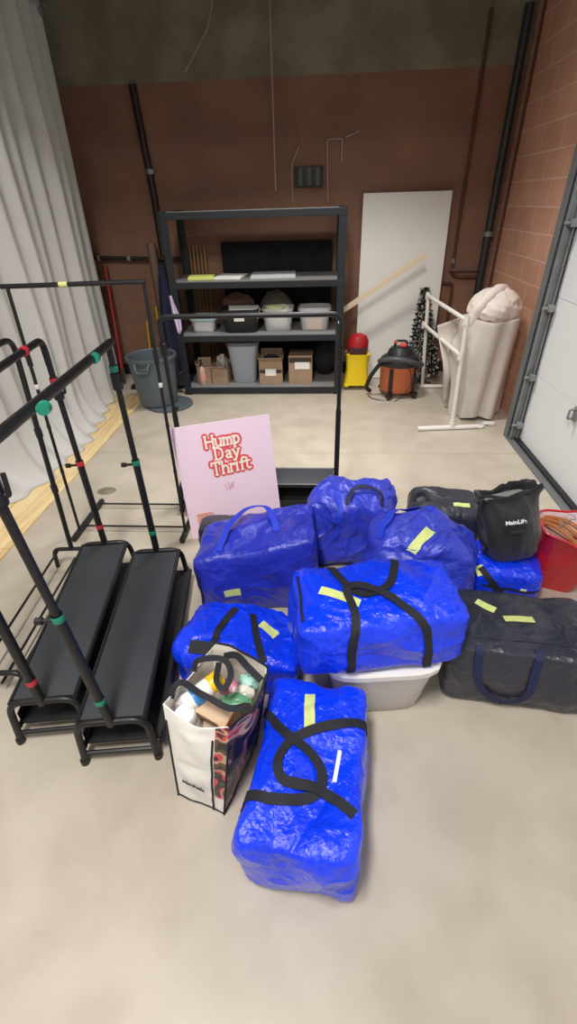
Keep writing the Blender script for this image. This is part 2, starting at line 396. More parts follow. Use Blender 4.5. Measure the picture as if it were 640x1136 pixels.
# electrical frame
t = thing('wall_vent', 'small dark louvred opening framed by pale conduit on the middle of the back wall', 'vent', (-.12, 5.38, 1.75))
bm = NB(); box(bm, (0, 0, .1), (.27, .03, .16), .004); mesh('louvre', bm, mat('dark vent', (46, 48, 44), .5), t)
for i in range(3):
    bm = NB(); box(bm, (-.08+.08*i, -.018, .1), (.035, .01, .14)); mesh('slat', bm, mat('grey vent slat', (88, 90, 84), .5), t)
bm = NB(); tube(bm, fillet([(-.16, -.01, -.1), (-.16, -.01, .2), (-.09, -.01, .33)], .03), .006, 6); mesh('conduit', bm, GW, t); bm = NB(); tube(bm, fillet([(.18, -.01, -.1), (.165, -.01, .37), (.3, -.01, .37), (.3, -.01, .2)], .02), .006, 6)
mesh('conduit', bm, GW, t); bm = NB(); tube(bm, [(.33, -.01, .38), (.45, -.01, .42)], .006, 6); mesh('conduit', bm, GW, t)

# ------------------------------------------------------------------ garment racks
BS = M['black_steel']
def double_shelf_rack(label, bn, bf, ht, w=.245, group='black garment racks with a double shoe shelf', tape=None, lean_n=0, rounded=True, crooked=0):
    """bn, bf: centre of the near and far end loop on the floor"""
    bn, bf = Vector(bn), Vector(bf); c = (bn+bf)/2; ax = (bf-bn); L = ax.length; yaw = math.atan2(ax.y, ax.x)-PI/2
    t = thing('garment_rack', label, 'garment rack', (c.x, c.y, 0), (0, 0, yaw), group)
    h = L/2; r = .0125
    for s in (-1, 1):
        y = s*h
        pts = [(-w/2-.012, y-s*-.02, .0), (-w/2, y, .205), (w/2, y, .205), (w/2+.012, y-s*-.02, .0)]
        bm = NB(); tube(bm, fillet(pts, .055, 8), r, 10)
        mesh('end_loop', bm, BS, t)
        bm = NB(); tube(bm, [(-w/2-.012, y+s*.012, .045), (w/2+.012, y+s*.012, .045)], .009, 8); mesh('lower_crossbar', bm, BS, t)
        for k in (-1, 1):
            bm = NB(); tube(bm, [(k*(w/2+.012), y+s*.02, .0), (k*(w/2+.012), y+s*.02, .022)], .0155, 10); mesh('foot_cap', bm, M['black_plastic'], t)
    # boards framed by side rails
    for z, ww, nm, x0 in ((.198, w, 'upper_shelf', 0), (.062, w+.05, 'lower_shelf', .012)):
        bm = NB(); box(bm, (x0, 0, z), (ww-.022, L-.03, .012), .003); sh = mesh(nm, bm, M['deck'] if z > .1 else mat('black lower shelf', (22, 23, 25), .6), t)
        for k in (-1, 1):
            g = NB(); tube(g, [(x0+k*(ww/2-.006), -h, z), (x0+k*(ww/2-.006), h, z)], .0095, 8); mesh('side_rail', g, BS, sh)
        if z < .1:
            for k in (-1, 1):
                g = NB(); box(g, (x0+k*(ww/2-.004), 0, .085), (.004, L-.05, .045), .001); mesh('side_panel', g, M['black_plastic'], sh)
    # posts
    for s in (-1, 1):
        y = s*h
        lx = lean_n if s < 0 else 0
        top = ht
        p0 = Vector((0, y, .2)); p1 = Vector((lx, y, top-.08 if rounded else top))
        bm = NB(); tube(bm, [p0, p1], .0125, 12); po = mesh('post', bm, BS, t)
        # lower thicker sleeve
        g = NB(); tube(g, [p0.lerp(p1, -.01), p0.lerp(p1, .50)], .016, 12); mesh('sleeve', g, BS, po)
        # height bolt
        q = p0.lerp(p1, .49)
        g = NB(); tube(g, [q+Vector((.0, 0, 0)), q+Vector((-.05, 0, 0))], .006, 8); tube(g, [q+Vector((-.045, 0, 0)), q+Vector((-.065, 0, 0))], .011, 8); mesh('locking_knob', g, M['black_plastic'], po)
        # hooks
        for kk, zz in ((1, .86),) if s > 0 else ((-1, .9),):
            q = p0.lerp(p1, zz)
            g = NB(); lathe(g, [(.0165, -.035), (.021, -.03), (.021, .03), (.0165, .035)], q, 12)
            tube(g, fillet([q, q+Vector((.03, 0, -.01)), q+Vector((.035, 0, .05))], .01), .006, 8); mesh('hook', g, BS, po)
        if tape:
            for zz in (.97-.06, .5, .12):
                q = p0.lerp(p1, zz); g = NB(); lathe(g, [(.0172, -.012), (.0178, -.01), (.0178, .01), (.0172, .012)], q, 14); mesh('tape_band', g, M[tape], po, label=tape.replace('_', ' ')+' band')
    if rounded:
        pts = [(lean_n, -h, ht-.1), (lean_n, -h, ht), (0, h, ht), (0, h, ht-.1)]
        bm = NB(); tube(bm, fillet(pts, .07, 8), .0135, 12); tb = mesh('top_rail', bm, BS, t)
    else:
        bm = NB(); tube(bm, [(lean_n, -h-.04, ht), (0, h+.03, ht)], .0165, 12); tb = mesh('top_rail', bm, BS, t)
        bm = NB(); tube(bm, [(0, h+.03, ht), (0, h+.07, ht)], .011, 12); mesh('end_stub', bm, BS, tb)
    if tape:
        for q in ((0, .28), (0, -.2)):
            g = NB(); v = Vector((0, q[1], ht)); tube(g, [v-Vector((0, .012, 0)), v+Vector((0, .012, 0))], .0178, 14); mesh('tape_band', g, M[tape], tb, label=tape.replace('_', ' ')+' band')
    return t
double_shelf_rack('black garment rack with green tape bands and charcoal shelves beside the white tote', (-.695, .868, 0), (-.813, 1.79, 0), 1.215, w=.235, tape='green_tape', rounded=False, lean_n=-.05)
double_shelf_rack('black garment rack with rounded top corners and red tape bands, left of the green-taped one', (-.972, .935, 0), (-1.105, 1.845, 0), 1.225, w=.235, tape='red_tape')
double_shelf_rack('black garment rack standing crosswise in front of the storage shelving, behind the pink poster', (-.86, 2.57, 0), (.112, 2.57, 0), 1.165, w=.22, tape=None)

def wire_rack():
    c = Vector((-1.305, 1.5, 0))
    t = thing('garment_rack', 'leftmost black garment rack with open wire rails instead of a shelf', 'garment rack', c, (0, 0, math.radians(4)))
    h = .42
    for s in (-1, 1):
        bm = NB(); y = s*h*(.95)
        tube(bm, fillet([(-.11, y, 0), (-.10, y, .12), (.10, y, .12), (.11, y, 0)], .04), .0115, 10); mesh('end_loop', bm, BS, t)
    for k in (-.085, 0, .085):
        bm = NB(); tube(bm, [(k, -h*.95, .10 if k else .055), (k, h*.95, .10 if k else .055)], .006, 8); mesh('rail', bm, BS, t)
    pts = [(0, -h*.95, .12), (.07, -h*.95, 1.22), (.07, h*.95, 1.22), (0, h*.95, .12)]
    bm = NB(); tube(bm, fillet(pts, .07, 8), .012, 12); mesh('hanging_frame', bm, BS, t)
    for s in (-1, 1):
        for z in (.5, .8):
            bm = NB(); lathe(bm, [(.0125, -.02), (.0155, -.02), (.0155, .02), (.0125, .02)], (.07*(z-.12)/1.1, s*h*.95, z), 12); mesh('joint_collar', bm, M['black_plastic'], t)
wire_rack()

def slim_rack():
    t = thing('garment_rack', 'slim square-cornered black garment rack spanning in front of the grey curtain and trash can', 'garment rack', (-1.1, 2.3, 0))
    xl, xr = -1.42+1.1, -.775+1.1
    y0 = -.1
    tl, trr = Vector((xl+.02, y0, 1.372)), Vector((xr+.0, y0, 1.38))
    for x, tp in ((xl-.03, tl), (xr-.02, trr)):
        bm = NB(); box(bm, (x, .03, .018), (.028, .44, .03), .006); mesh('foot', bm, BS, t)
        bm = NB(); tube(bm, [(x, y0, .03), tp], .0085, 10); po = mesh('post', bm, BS, t)
        g = NB(); a = Vector((x, y0, .03)); lathe(g, [(.009, -.03), (.0125, -.03), (.0125, .03), (.009, .03)], a.lerp(tp, .76), 12); mesh('joint_collar', g, BS, po)
        for f in (.3, .5, .66):
            g = NB(); lathe(g, [(.0088, -.012), (.0098, -.01), (.0098, .01), (.0088, .012)], a.lerp(tp, f), 12); mesh('tape_band', g, M['white_tape'] if f == .66 else M['black_plastic'], po)
    bm = NB(); tube(bm, [tl-Vector((.03, 0, 0)), trr+Vector((.01, 0, 0))], .0105, 10); tb = mesh('top_rail', bm, BS, t)
    g = NB(); m_ = tl.lerp(trr, .42); tube(g, [m_-Vector((.02, 0, 0)), m_+Vector((.02, 0, 0))], .0118, 10); mesh('tape_band', g, M['yellow_tape'], tb, label='cream tape band')
    for y, z in ((-.06, .03), (.19, .03)):
        bm = NB(); tube(bm, [(xl-.03, y, z), (xr-.02, y, z)], .006, 8); mesh('crossbar', bm, BS, t)
slim_rack()

# ------------------------------------------------------------------ storage shelving
SH = mat('black shelf steel', (34, 38, 44), .45, spec=.4)
def shelving():
    t = thing('storage_shelving', 'wide black steel storage shelving unit in front of the back wall', 'shelving', (-.6, 4.66, 0))
    xl, xr, D, HT = -.8, .815, .58, 1.62
    for x in (xl, xr):
        for y in (0, D):
            bm = NB(); sx = 1 if x < 0 else -1; sy = 1 if y == 0 else -1
            box(bm, (x+sx*.032, y, HT/2), (.068, .004, HT)); box(bm, (x, y+sy*.02, HT/2), (.004, .042, HT)); po = mesh('upright', bm, SH, t, smooth=False)
            g = NB(); box(g, (x+sx*.03, y+sy*.015, .008), (.078, .05, .016), .004); mesh('foot', g, M['black_plastic'], po)
    for i, z in enumerate((.045, .56, 1.035, 1.58)):
        bm = NB(); box(bm, ((xl+xr)/2, 0, z), (xr-xl, .012, .055), .003); box(bm, ((xl+xr)/2, D, z), (xr-xl, .012, .055), .003)
        for x in (xl, xr): box(bm, (x, D/2, z), (.012, D, .055), .003)
        b = mesh('shelf_beam', bm, SH, t, smooth=False)
        bm = NB(); box(bm, ((xl+xr)/2, D/2, z+.026), (xr-xl-.02, D-.02, .012), .002); mesh('shelf_deck', bm, mat('grey shelf deck', (128, 128, 128), .6, var=.1), t, smooth=False)
    bm = NB(); lathe(bm, [(0, 0), (.016, 0), (.016, .006), (0, .006)], (0, 0, 0), 16)
    bmesh.ops.transform(bm, matrix=Matrix.Translation((xr-.03, -.004, .70)) @ Matrix.Rotation(PI/2, 4, 'X'), verts=bm.verts[:]); mesh('sticker', bm, M['white_tape'], t, label='round white sticker')
shelving()
ZB, ZM, ZT_ = .078, .593, 1.068

def tub(name, label, loc, w, d, h, m, taper=.82, lid=None, lidm=None, rim=True, cat='storage box', group=None, yaw=0, bev=.02, tt=.004):
    """open rounded tub: wall with thickness, rim, optional lid"""
    t = thing(name, label, cat, loc, (0, 0, yaw), group)
    bm = NB()
    def ringp(s, z, inset=0, n=40):
        out = []
        a, b = w/2*s-inset, d/2*s-inset
        for k in range(n):
            th = 2*PI*k/n; c, sn = math.cos(th), math.sin(th); q = (abs(c)**5+abs(sn)**5)**(-1/5)
            out.append(Vector((a*c*q, b*sn*q, z)))
        return out
    rr = [(taper*.94, 0, 0), (taper, .012, 0), (.97, h*.88, 0), (1, h*.9, -.002), (1, h, -.004), (1, h, .004), (.97, h*.88, .006), (taper, .02, .006), (taper*.9, .016, .01)]
    R = [[bm.verts.new(p) for p in ringp(s, z, i)] for s, z, i in rr]
    for A, B in zip(R, R[1:]):
        for k in range(len(A)): bm.faces.new((A[k], A[(k+1) % 40], B[(k+1) % 40], B[k]))
    bm.faces.new(R[0][::-1]); bm.faces.new(R[-1])
    mesh('tub_body', bm, m, t)
    if lid:
        bm = NB(); R = [[bm.verts.new(p) for p in ringp(s, z, 0)] for s, z in ((1.0, h-.02), (1.05, h-.02), (1.06, h+.004), (1.02, h+.014), (.95, h+.014), (.93, h+.006))]
        for A, B in zip(R, R[1:]):
            for k in range(40): bm.faces.new((A[k], A[(k+1) % 40], B[(k+1) % 40], B[k]))
        bm.faces.new(R[-1]); bm.faces.new(R[0][::-1])
        mesh('lid', bm, lidm or m, t)
    return t
def lump(bm, c, s, seed=0, amp=.25, sub=3, fr=2.2, mi=0):
    r = bmesh.ops.create_icosphere(bm, subdivisions=sub, radius=1)
    for v in r['verts']:
        p = v.co.copy(); q = 1+amp*noise.noise(p*fr+Vector((seed*3.1, seed*1.7, seed))) + amp*.4*abs(noise.noise(p*fr*3+Vector((seed, 5, 2))))
        v.co = Vector(c)+Vector((p.x*s[0]*q, p.y*s[1]*q, p.z*s[2]*q))
    for f in {f for v in r['verts'] for f in v.link_faces}: f.material_index = mi
    return bm
PAPER = mat('white paper', (235, 234, 228), .7)
# middle shelf
t = tub('storage_box', 'small clear lidded box of papers at the left end of the middle shelf', (-1.16, 4.87, ZM), .26, .22, .135, M['clear'], .84, lid=True, lidm=mat('pale teal lid', (170, 205, 208), .3, trans=.3))
bm = NB()
for i in range(4): box(bm, (0, 0, .02+.022*i), (.18, .14, .02), .002, Matrix.Rotation(.1*i-.1, 3, 'Z'))
mesh('paper_stack', bm, PAPER, t, smooth=False)
t = tub('crate', 'black plastic crate with a white label on the middle shelf', (-.785, 4.87, ZM), .385, .3, .215, M['black_plastic'], .86, cat='crate')
bm = NB(); box(bm, (0, -.147, .13), (.10, .004, .035), .001, Matrix.Rotation(.07, 3, 'X')); mesh('label_plate', bm, M['white_tape'], t, smooth=False, label='white label')
bm = NB()
for i in range(5): box(bm, (.02+.004*i, .0, .11+.024*i), (.30, .2, .018), .004, Matrix.Rotation(.05*i, 3, 'Z') @ Matrix.Rotation(.03, 3, 'Y'))
mesh('paper_stack', bm, PAPER, t, smooth=False)
t = tub('storage_box', 'open clear box heaped with white cloths, right of the black crate', (-.415, 4.87, ZM), .31, .25, .215, M['clear'], .82)
bm = NB(); lump(bm, (0, 0, .1), (.115, .085, .085), 2, .2); lump(bm, (.04, .01, .19), (.08, .06, .045), 5, .3); mesh('cloth_heap', bm, mat('white cloth heap', (222, 220, 216), .8), t)
bm = NB(); lump(bm, (-.02, -.02, .215), (.1, .07, .02), 8, .25); mesh('folded_bag', bm, mat('pale yellow green sheet', (220, 228, 168), .6), t, label='pale yellow green folded sheet')
t = tub('storage_box', 'clear box with an orange carton inside at the right end of the middle shelf', (-.055, 4.87, ZM), .31, .25, .205, M['clear'], .84, lid=True, lidm=M['clear'])
bm = NB(); box(bm, (.0, -.05, .065), (.15, .07, .1), .003); mesh('carton', bm, mat('orange carton', (222, 160, 78), .6), t, label='orange carton')
bm = NB(); lump(bm, (-.02, .04, .1), (.1, .045, .06), 4, .3); lump(bm, (0, -.02, .15), (.05, .04, .03), 9, .3); mesh('grey_bundle', bm, mat('grey bundle', (120, 122, 130), .7), t)
# bottom shelf
t = tub('storage_bin', 'tall frosted grey bin standing between the cartons on the bottom shelf', (-.79, 4.9, ZB), .32, .27, .40, M['frost'], .76, lid=True, lidm=mat('grey bin lid', (120, 124, 132), .4), cat='storage bin')
def carton(label, loc, w, d, h, yaw=0, lab=None, open_=True, stripe=None):
    t = thing('cardboard_box', label, 'cardboard box', loc, (0, 0, yaw), None)
    bm = NB(); k = .004
    box(bm, (0, -d/2, h/2), (w, k, h)); box(bm, (0, d/2, h/2), (w, k, h)); box(bm, (-w/2, 0, h/2), (k, d, h)); box(bm, (w/2, 0, h/2), (k, d, h)); box(bm, (0, 0, k/2), (w, d, k))
    mesh('carton_body', bm, M['cardboard'], t, smooth=False)
    if open_:
        for s, a in ((-1, 1.9), (1, 1.2)):
            g = NB(); box(g, (0, 0, h*.16), (w*.97, .003, h*.32)); bmesh.ops.transform(g, matrix=Matrix.Translation((0, s*d/2, h)) @ Matrix.Rotation(-s*(a-1.0), 4, 'X'), verts=g.verts[:]); mesh('flap', g, M['cardboard'], t, smooth=False)
        for s in (-1, 1):
            g = NB(); box(g, (0, 0, h*.12), (.003, d*.95, h*.24)); bmesh.ops.transform(g, matrix=Matrix.Translation((s*w/2, 0, h)) @ Matrix.Rotation(s*.35, 4, 'Y'), verts=g.verts[:]); mesh('flap', g, M['cardboard'], t, smooth=False)
    else:
        g = NB(); box(g, (0, 0, h), (w*1.01, d*1.01, .004)); mesh('flap', g, M['cardboard_dark'], t, smooth=False)
    if stripe:
        g = NB(); box(g, (0, -d/2-.003, stripe[0]), (w*.96, .002, stripe[1])); mesh('printed_band', g, mat('dark print', (66, 54, 46), .7), t, smooth=False, label='dark printed band')
    if lab:
        g = NB(); box(g, (lab[0], -d/2-.0045, lab[1]), (lab[2], .002, lab[3])); mesh('shipping_label', g, PAPER, t, smooth=False, label='white shipping label')
    return t
t = carton('brown carton with a white label across its tape, right of the frosted bin', (-.505, 4.85, ZB), .235, .22, .235, .02, lab=(.0, .125, .11, .07), open_=True, stripe=(.135, .035))
bm = NB(); lump(bm, (0, .02, .22), (.09, .07, .05), 3, .3); mesh('dark_contents', bm, mat('dark fabric contents', (28, 26, 34), .9), t)
t = carton('taller brown carton with a dark printed band, rightmost on the bottom shelf', (-.195, 4.86, ZB), .235, .23, .29, -.02, lab=(.02, .19, .15, .07), open_=False, stripe=(.245, .05))
t = carton('brown carton holding a pump bottle, leftmost on the bottom shelf', (-1.215, 4.84, ZB), .14, .13, .18, .1, open_=True)
b = thing('pump_bottle', 'clear pump bottle with a red and white label in the leftmost carton', 'bottle', (-1.22, 4.745, ZB))
bm = NB(); lathe(bm, [(0, 0), (.032, 0), (.036, .01), (.036, .14), (.03, .17), (.013, .19), (.013, .2)], segs=24); mesh('bottle_body', bm, mat('translucent bottle', (214, 186, 168), .2, trans=.3), b)
bm = NB(); lathe(bm, [(.0365, .05), (.0372, .05), (.0372, .12), (.0365, .12)], segs=24); mesh('bottle_label', bm, mat('red and white label', (216, 150, 140), .5), b)
bm = NB(); lathe(bm, [(0, .2), (.017, .2), (.017, .225), (.006, .23), (.006, .25), (0, .25)], segs=16); box(bm, (.0, -.02, .255), (.02, .06, .014), .004); mesh('pump_head', bm, M['black_plastic'], b)
t = carton('open brown carton with a clear bag sticking out, between the pump bottle and frosted bin', (-1.035, 4.84, ZB), .16, .17, .16, -.12, open_=True)
bm = NB(); lump(bm, (.01, .02, .2), (.06, .06, .08), 6, .35); mesh('clear_bag', bm, mat('cloudy plastic bag', (190, 186, 180), .3, trans=.4), t)
t = thing('fabric_bundle', 'dark filler in the dark gap at the right end of the bottom shelf behind the taller carton', 'fabric', (.05, 5.03, ZB))  # dark lump put into the dark gap beside the cartons
bm = NB(); lump(bm, (0, 0, .21), (.12, .12, .18), 11, .15); mesh('dark_filler', bm, mat('plain black', (20, 19, 24), .9), t)
# top shelf
def slab(name, label, cat, loc, s, m, yaw=0):
    bm = NB(); box(bm, (0, 0, s[2]/2), s, min(s)*.2); o = mesh(name, bm, m, smooth=False); o.location = loc; o.rotation_euler = (0, 0, yaw); return tag(o, label, cat)
slab('folder', 'yellow green folder lying on the left of the top visible shelf', 'folder', (-1.13, 4.84, ZT_), (.24, .2, .03), mat('yellow green folder', (214, 226, 120), .6), .1)
slab('paper_stack', 'flat stack of white sheets beside the yellow green folder on the top visible shelf', 'paper', (-.86, 4.9, ZT_), (.26, .3, .02), PAPER, -.1)
slab('board_stack', 'pale grey boards stacked in the middle of the top visible shelf', 'board', (-.45, 4.92, ZT_), (.42, .36, .025), mat('pale grey board', (190, 194, 196), .6), .05)
# bundle of plastic-wrapped cloth behind the crates
o = mesh('fabric_bundle', lump(NB(), (0, 0, 0), (.17, .09, .14), 13, .25, 4), mat('dusty pink cloth', (128, 92, 88), .85)); o.location = (-.86, 5.14, ZM+.16); tag(o, 'dusty pink bundle of cloth behind the black crate', 'fabric')
o = mesh('fabric_bundle', lump(NB(), (0, 0, 0), (.16, .08, .15), 17, .2, 4), mat('olive grey cloth', (112, 108, 96), .85)); o.location = (-.45, 5.15, ZM+.17); tag(o, 'olive grey bundle of cloth behind the heaped clear box', 'fabric')
# black sheet put in for the dark back of the unit
bm = NB(); grid(bm, lambda u, v: Vector((-.56+1.12*u, .012*math.sin(u*31)+.01*math.sin(u*13+v*3), 1.32*v)), 60, 12)
o = mesh('black_sheet', bm, mat('black backing sheet', (20, 19, 22), .9)); o.location = (-.45, 5.31, .02); solid(o, .004); tag(o, 'plain black sheet behind the storage shelving', 'cloth')
# slats leaning behind the shelf
for i in range(5):
    bm = NB(); box(bm, (0, 0, .66), (.013, .016, 1.32), .003); o = mesh('wooden_stake', bm, mat('golden wood', (150, 118, 62), .6) if i == 0 else bpy.data.materials['golden wood'], smooth=False)
    o.location = (-1.33+.043*i, 5.292, .002); o.rotation_euler = (-.012, -.004*i, 0)
    tag(o, ('leftmost of the five thin golden stakes standing behind the shelving', 'second from the left of the five thin golden stakes standing behind the shelving', 'middle one of the five thin golden stakes standing behind the shelving', 'second from the right of the five thin golden stakes standing behind the shelving', 'rightmost of the five thin golden stakes standing behind the shelving')[i], 'stake', 'golden stakes behind the shelving')

# coat and cloth hung on the shelving's left end
def drape(name, label, cat, loc, w, d, h, m, seed=0, yaw=0, taper=.7, folds=7, top=.35):
    t = thing(name, label, cat, loc, (0, 0, yaw))
    bm = NB(); rnd = random.Random(seed); ph = [rnd.uniform(0, 6) for _ in range(4)]
    def fn(u, v):
        th = 2*PI*u; s = top+(1-top)*min(1, v*2.4)**.6; s *= 1-(1-taper)*max(0, v-.4)
        f = 1+.13*v*math.sin(folds*th+ph[0])+.06*math.sin((folds+4)*th+ph[1]+v*4)
        z = -h*v + (.04*math.sin(2*th+ph[2]) if v > .5 else 0)*v
        return Vector((w/2*s*f*math.cos(th), d/2*s*f*math.sin(th), z))
    V = grid(bm, fn, 72, 24, closed_u=True)
    bm.faces.new([V[i][0] for i in range(72)]); bm.faces.new([V[i][24] for i in range(72)][::-1])
    mesh('hanging_cloth', bm, m, t); return t
drape('coat', 'dark navy coat hung over the left end of the storage shelving', 'coat', (-1.46, 4.80, 1.22), .19, .38, .98, mat('navy cloth', (17, 21, 48), .85, bump=.3, bscale=60), 4, .0, .85)
bm = NB()
def lav(u, v):
    wv = (.018+.085*v if v < .55 else .085-.10*(v-.55)**1.0*abs(1.4-u*.6)) 
    return Vector(((u-.4)*wv+.03*v, .010*math.sin(u*11+v*2), -.29*v-(.05*math.sin(u*3) if v > .6 else 0)*(v-.6)/.4))
grid(bm, lav, 24, 24); o = mesh('cloth', bm, mat('lavender cloth', (214, 196, 226), .8)); o.location = (-1.385, 4.585, .965); solid(o, .006); tag(o, 'lavender cloth hanging in front of the navy coat', 'cloth')
pipe('drain_pipe', [(-1.70, 5.24, 1.35), (-1.70, 5.24, .02)], .045, GP, 'thick grey brown pipe standing against the wall left of the storage shelving')

# ------------------------------------------------------------------ trash can and things behind it
def trash_can():
    t = thing('trash_can', 'round grey plastic trash can with moulded handles standing near the back of the room', 'trash can', (-1.60, 4.38, .029))
    m = mat('grey rubbermaid plastic', (82, 92, 98), .5); m.name = 'grey moulded plastic'
    bm = NB()
    lathe(bm, [(0, 0), (.17, 0), (.182, .01), (.20, .2), (.216, .40), (.222, .43), (.236, .435), (.238, .462), (.226, .466), (.214, .455), (.205, .40), (.175, .02), (0, .018)], segs=48)
    mesh('can_body', bm, m, t)
    for a in (-PI/2-.1, PI/2):
        g = NB()
        c, s = math.cos(a), math.sin(a); R = Matrix.Rotation(a, 3, 'Z')
        pts = [R @ Vector(p) for p in ((.215, -.07, .43), (.245, -.062, .40), (.25, -.05, .355), (.25, .05, .355), (.245, .062, .40), (.215, .07, .43))]
        tube(g, fillet(pts, .02), .011, 8); mesh('handle', g, m, t)
        g = NB(); box(g, R @ Vector((.219, 0, .37)), (.02, .13, .05), .006, R); mesh('handle_boss', g, m, t)
    for k in range(12):
        pass
trash_can()
# dolly disc beside the can
t = thing('can_lid', 'round grey trash can lid lying on the floor, partly under the trash can', 'lid', (-1.50, 4.18, .012))
t.location = (-1.485, 4.36, 0.0)
bm = NB(); lathe(bm, [(0, .012), (.10, .012), (.205, .008), (.21, 0), (.222, 0), (.222, .018), (.205, .024), (.1, .026), (0, .028)], segs=40); mesh('lid_disc', bm, bpy.data.materials['grey moulded plastic'], t)
YW = mat('yellow plastic handle', (214, 168, 40), .5)
def stick(label, a, b, r, m, name='broom_handle', cat='broom handle'):
    bm = NB(); a, b = Vector(a), Vector(b); tube(bm, [Vector((0, 0, 0)), b-a], r, 10); o = mesh(name, bm, m); o.location = a; return tag(o, label, cat)
stick('short yellow handle leaning on the wall behind the trash can', (-1.86, 5.05, .0), (-1.93, 5.36, .60), .012, YW)
stick('longer yellow handle leaning on the wall, nearer the storage shelving', (-1.70, 5.05, .0), (-1.80, 5.36, .74), .014, YW)
stick('bare wooden handle leaning behind the right side of the trash can', (-1.72, 4.86, .0), (-1.62, 5.28, .60), .011, mat('orange wood', (206, 142, 84), .5))
o = mesh('paper_roll', lump(NB(), (0, 0, 0), (.08, .06, .05), 21, .15), PAPER); o.location = (-1.53, 4.93, .19); tag(o, 'white crumpled bundle on top of the grey roll beside the trash can', 'bundle')
o = mesh('grey_roll', lump(NB(), (0, 0, 0), (.10, .08, .075), 22, .1), mat('grey padded roll', (116, 112, 112), .8)); o.location = (-1.53, 4.92, .075); tag(o, 'grey padded roll on the floor between the trash can and the shelving', 'roll')
stick('red pole leaning at the edge of the grey curtain', (-2.20, 5.02, .0), (-2.26, 5.34, 1.15), .022, mat('red painted pole', (150, 36, 32), .5), 'red_pole', 'pole')
t = thing('black_stand', 'small black stand on the floor at the back end of the curtain', 'stand', (-1.98, 4.88, 0.0))
bm = NB(); box(bm, (0, 0, .02), (.14, .12, .04), .01); tube(bm, [(0, 0, .03), (0, 0, .2)], .016); mesh('stand_body', bm, M['black_plastic'], t)

# ------------------------------------------------------------------ mop bucket, vacuum, board, tree, pipe frame, dust sheet
def mop_bucket():
    t = thing('mop_bucket', 'yellow mop bucket with a red wringer against the back of the room', 'mop bucket', (.385, 4.86, 0))
    Y = mat('yellow bucket plastic', (240, 206, 22), .4)
    bm = NB()
    secs = [(.05, .26, .20), (.09, .25, .19), (.2, .215, .18), (.33, .235, .2), (.36, .25, .215)]
    R = []
    for z, a, b in secs:
        R.append([bm.verts.new((a/2*math.cos(th)*((abs(math.cos(th))**5+abs(math.sin(th))**5)**-.2), b/2*math.sin(th)*((abs(math.cos(th))**5+abs(math.sin(th))**5)**-.2), z)) for th in [2*PI*k/32 for k in range(32)]])
    for A, B in zip(R, R[1:]):
        for k in range(32): bm.faces.new((A[k], A[(k+1) % 32], B[(k+1) % 32], B[k]))
    bm.faces.new(R[0][::-1]); bm.faces.new(R[-1])
    mesh('bucket_body', bm, Y, t)
    for sx in (-1, 1):
        for sy in (-1, 1):
            g = NB(); box(g, (sx*.105, sy*.07, .05), (.05, .05, .03), .005); mesh('skirt', g, Y, t)
            g = NB(); tube(g, [(sx*.105-.01, sy*.07, .022), (sx*.105+.01, sy*.07, .022)], .022, 14); mesh('caster', g, mat('grey caster', (90, 88, 84), .5), t)
    g = NB(); lathe(g, [(0, .34), (.09, .34), (.105, .40), (.105, .48), (.08, .53), (.03, .55), (0, .55)], segs=24, sy=.8); mesh('wringer', g, mat('dark red wringer', (165, 22, 34), .4), t)
    g = NB(); box(g, (0, -.07, .39), (.17, .03, .08), .008); mesh('wringer_front', g, mat('maroon plastic', (62, 22, 30), .5), t)
    g = NB(); tube(g, [(-.1, -.04, .39), (-.19, -.09, .30)], .009); mesh('wringer_lever', g, M['black_plastic'], t)
mop_bucket()

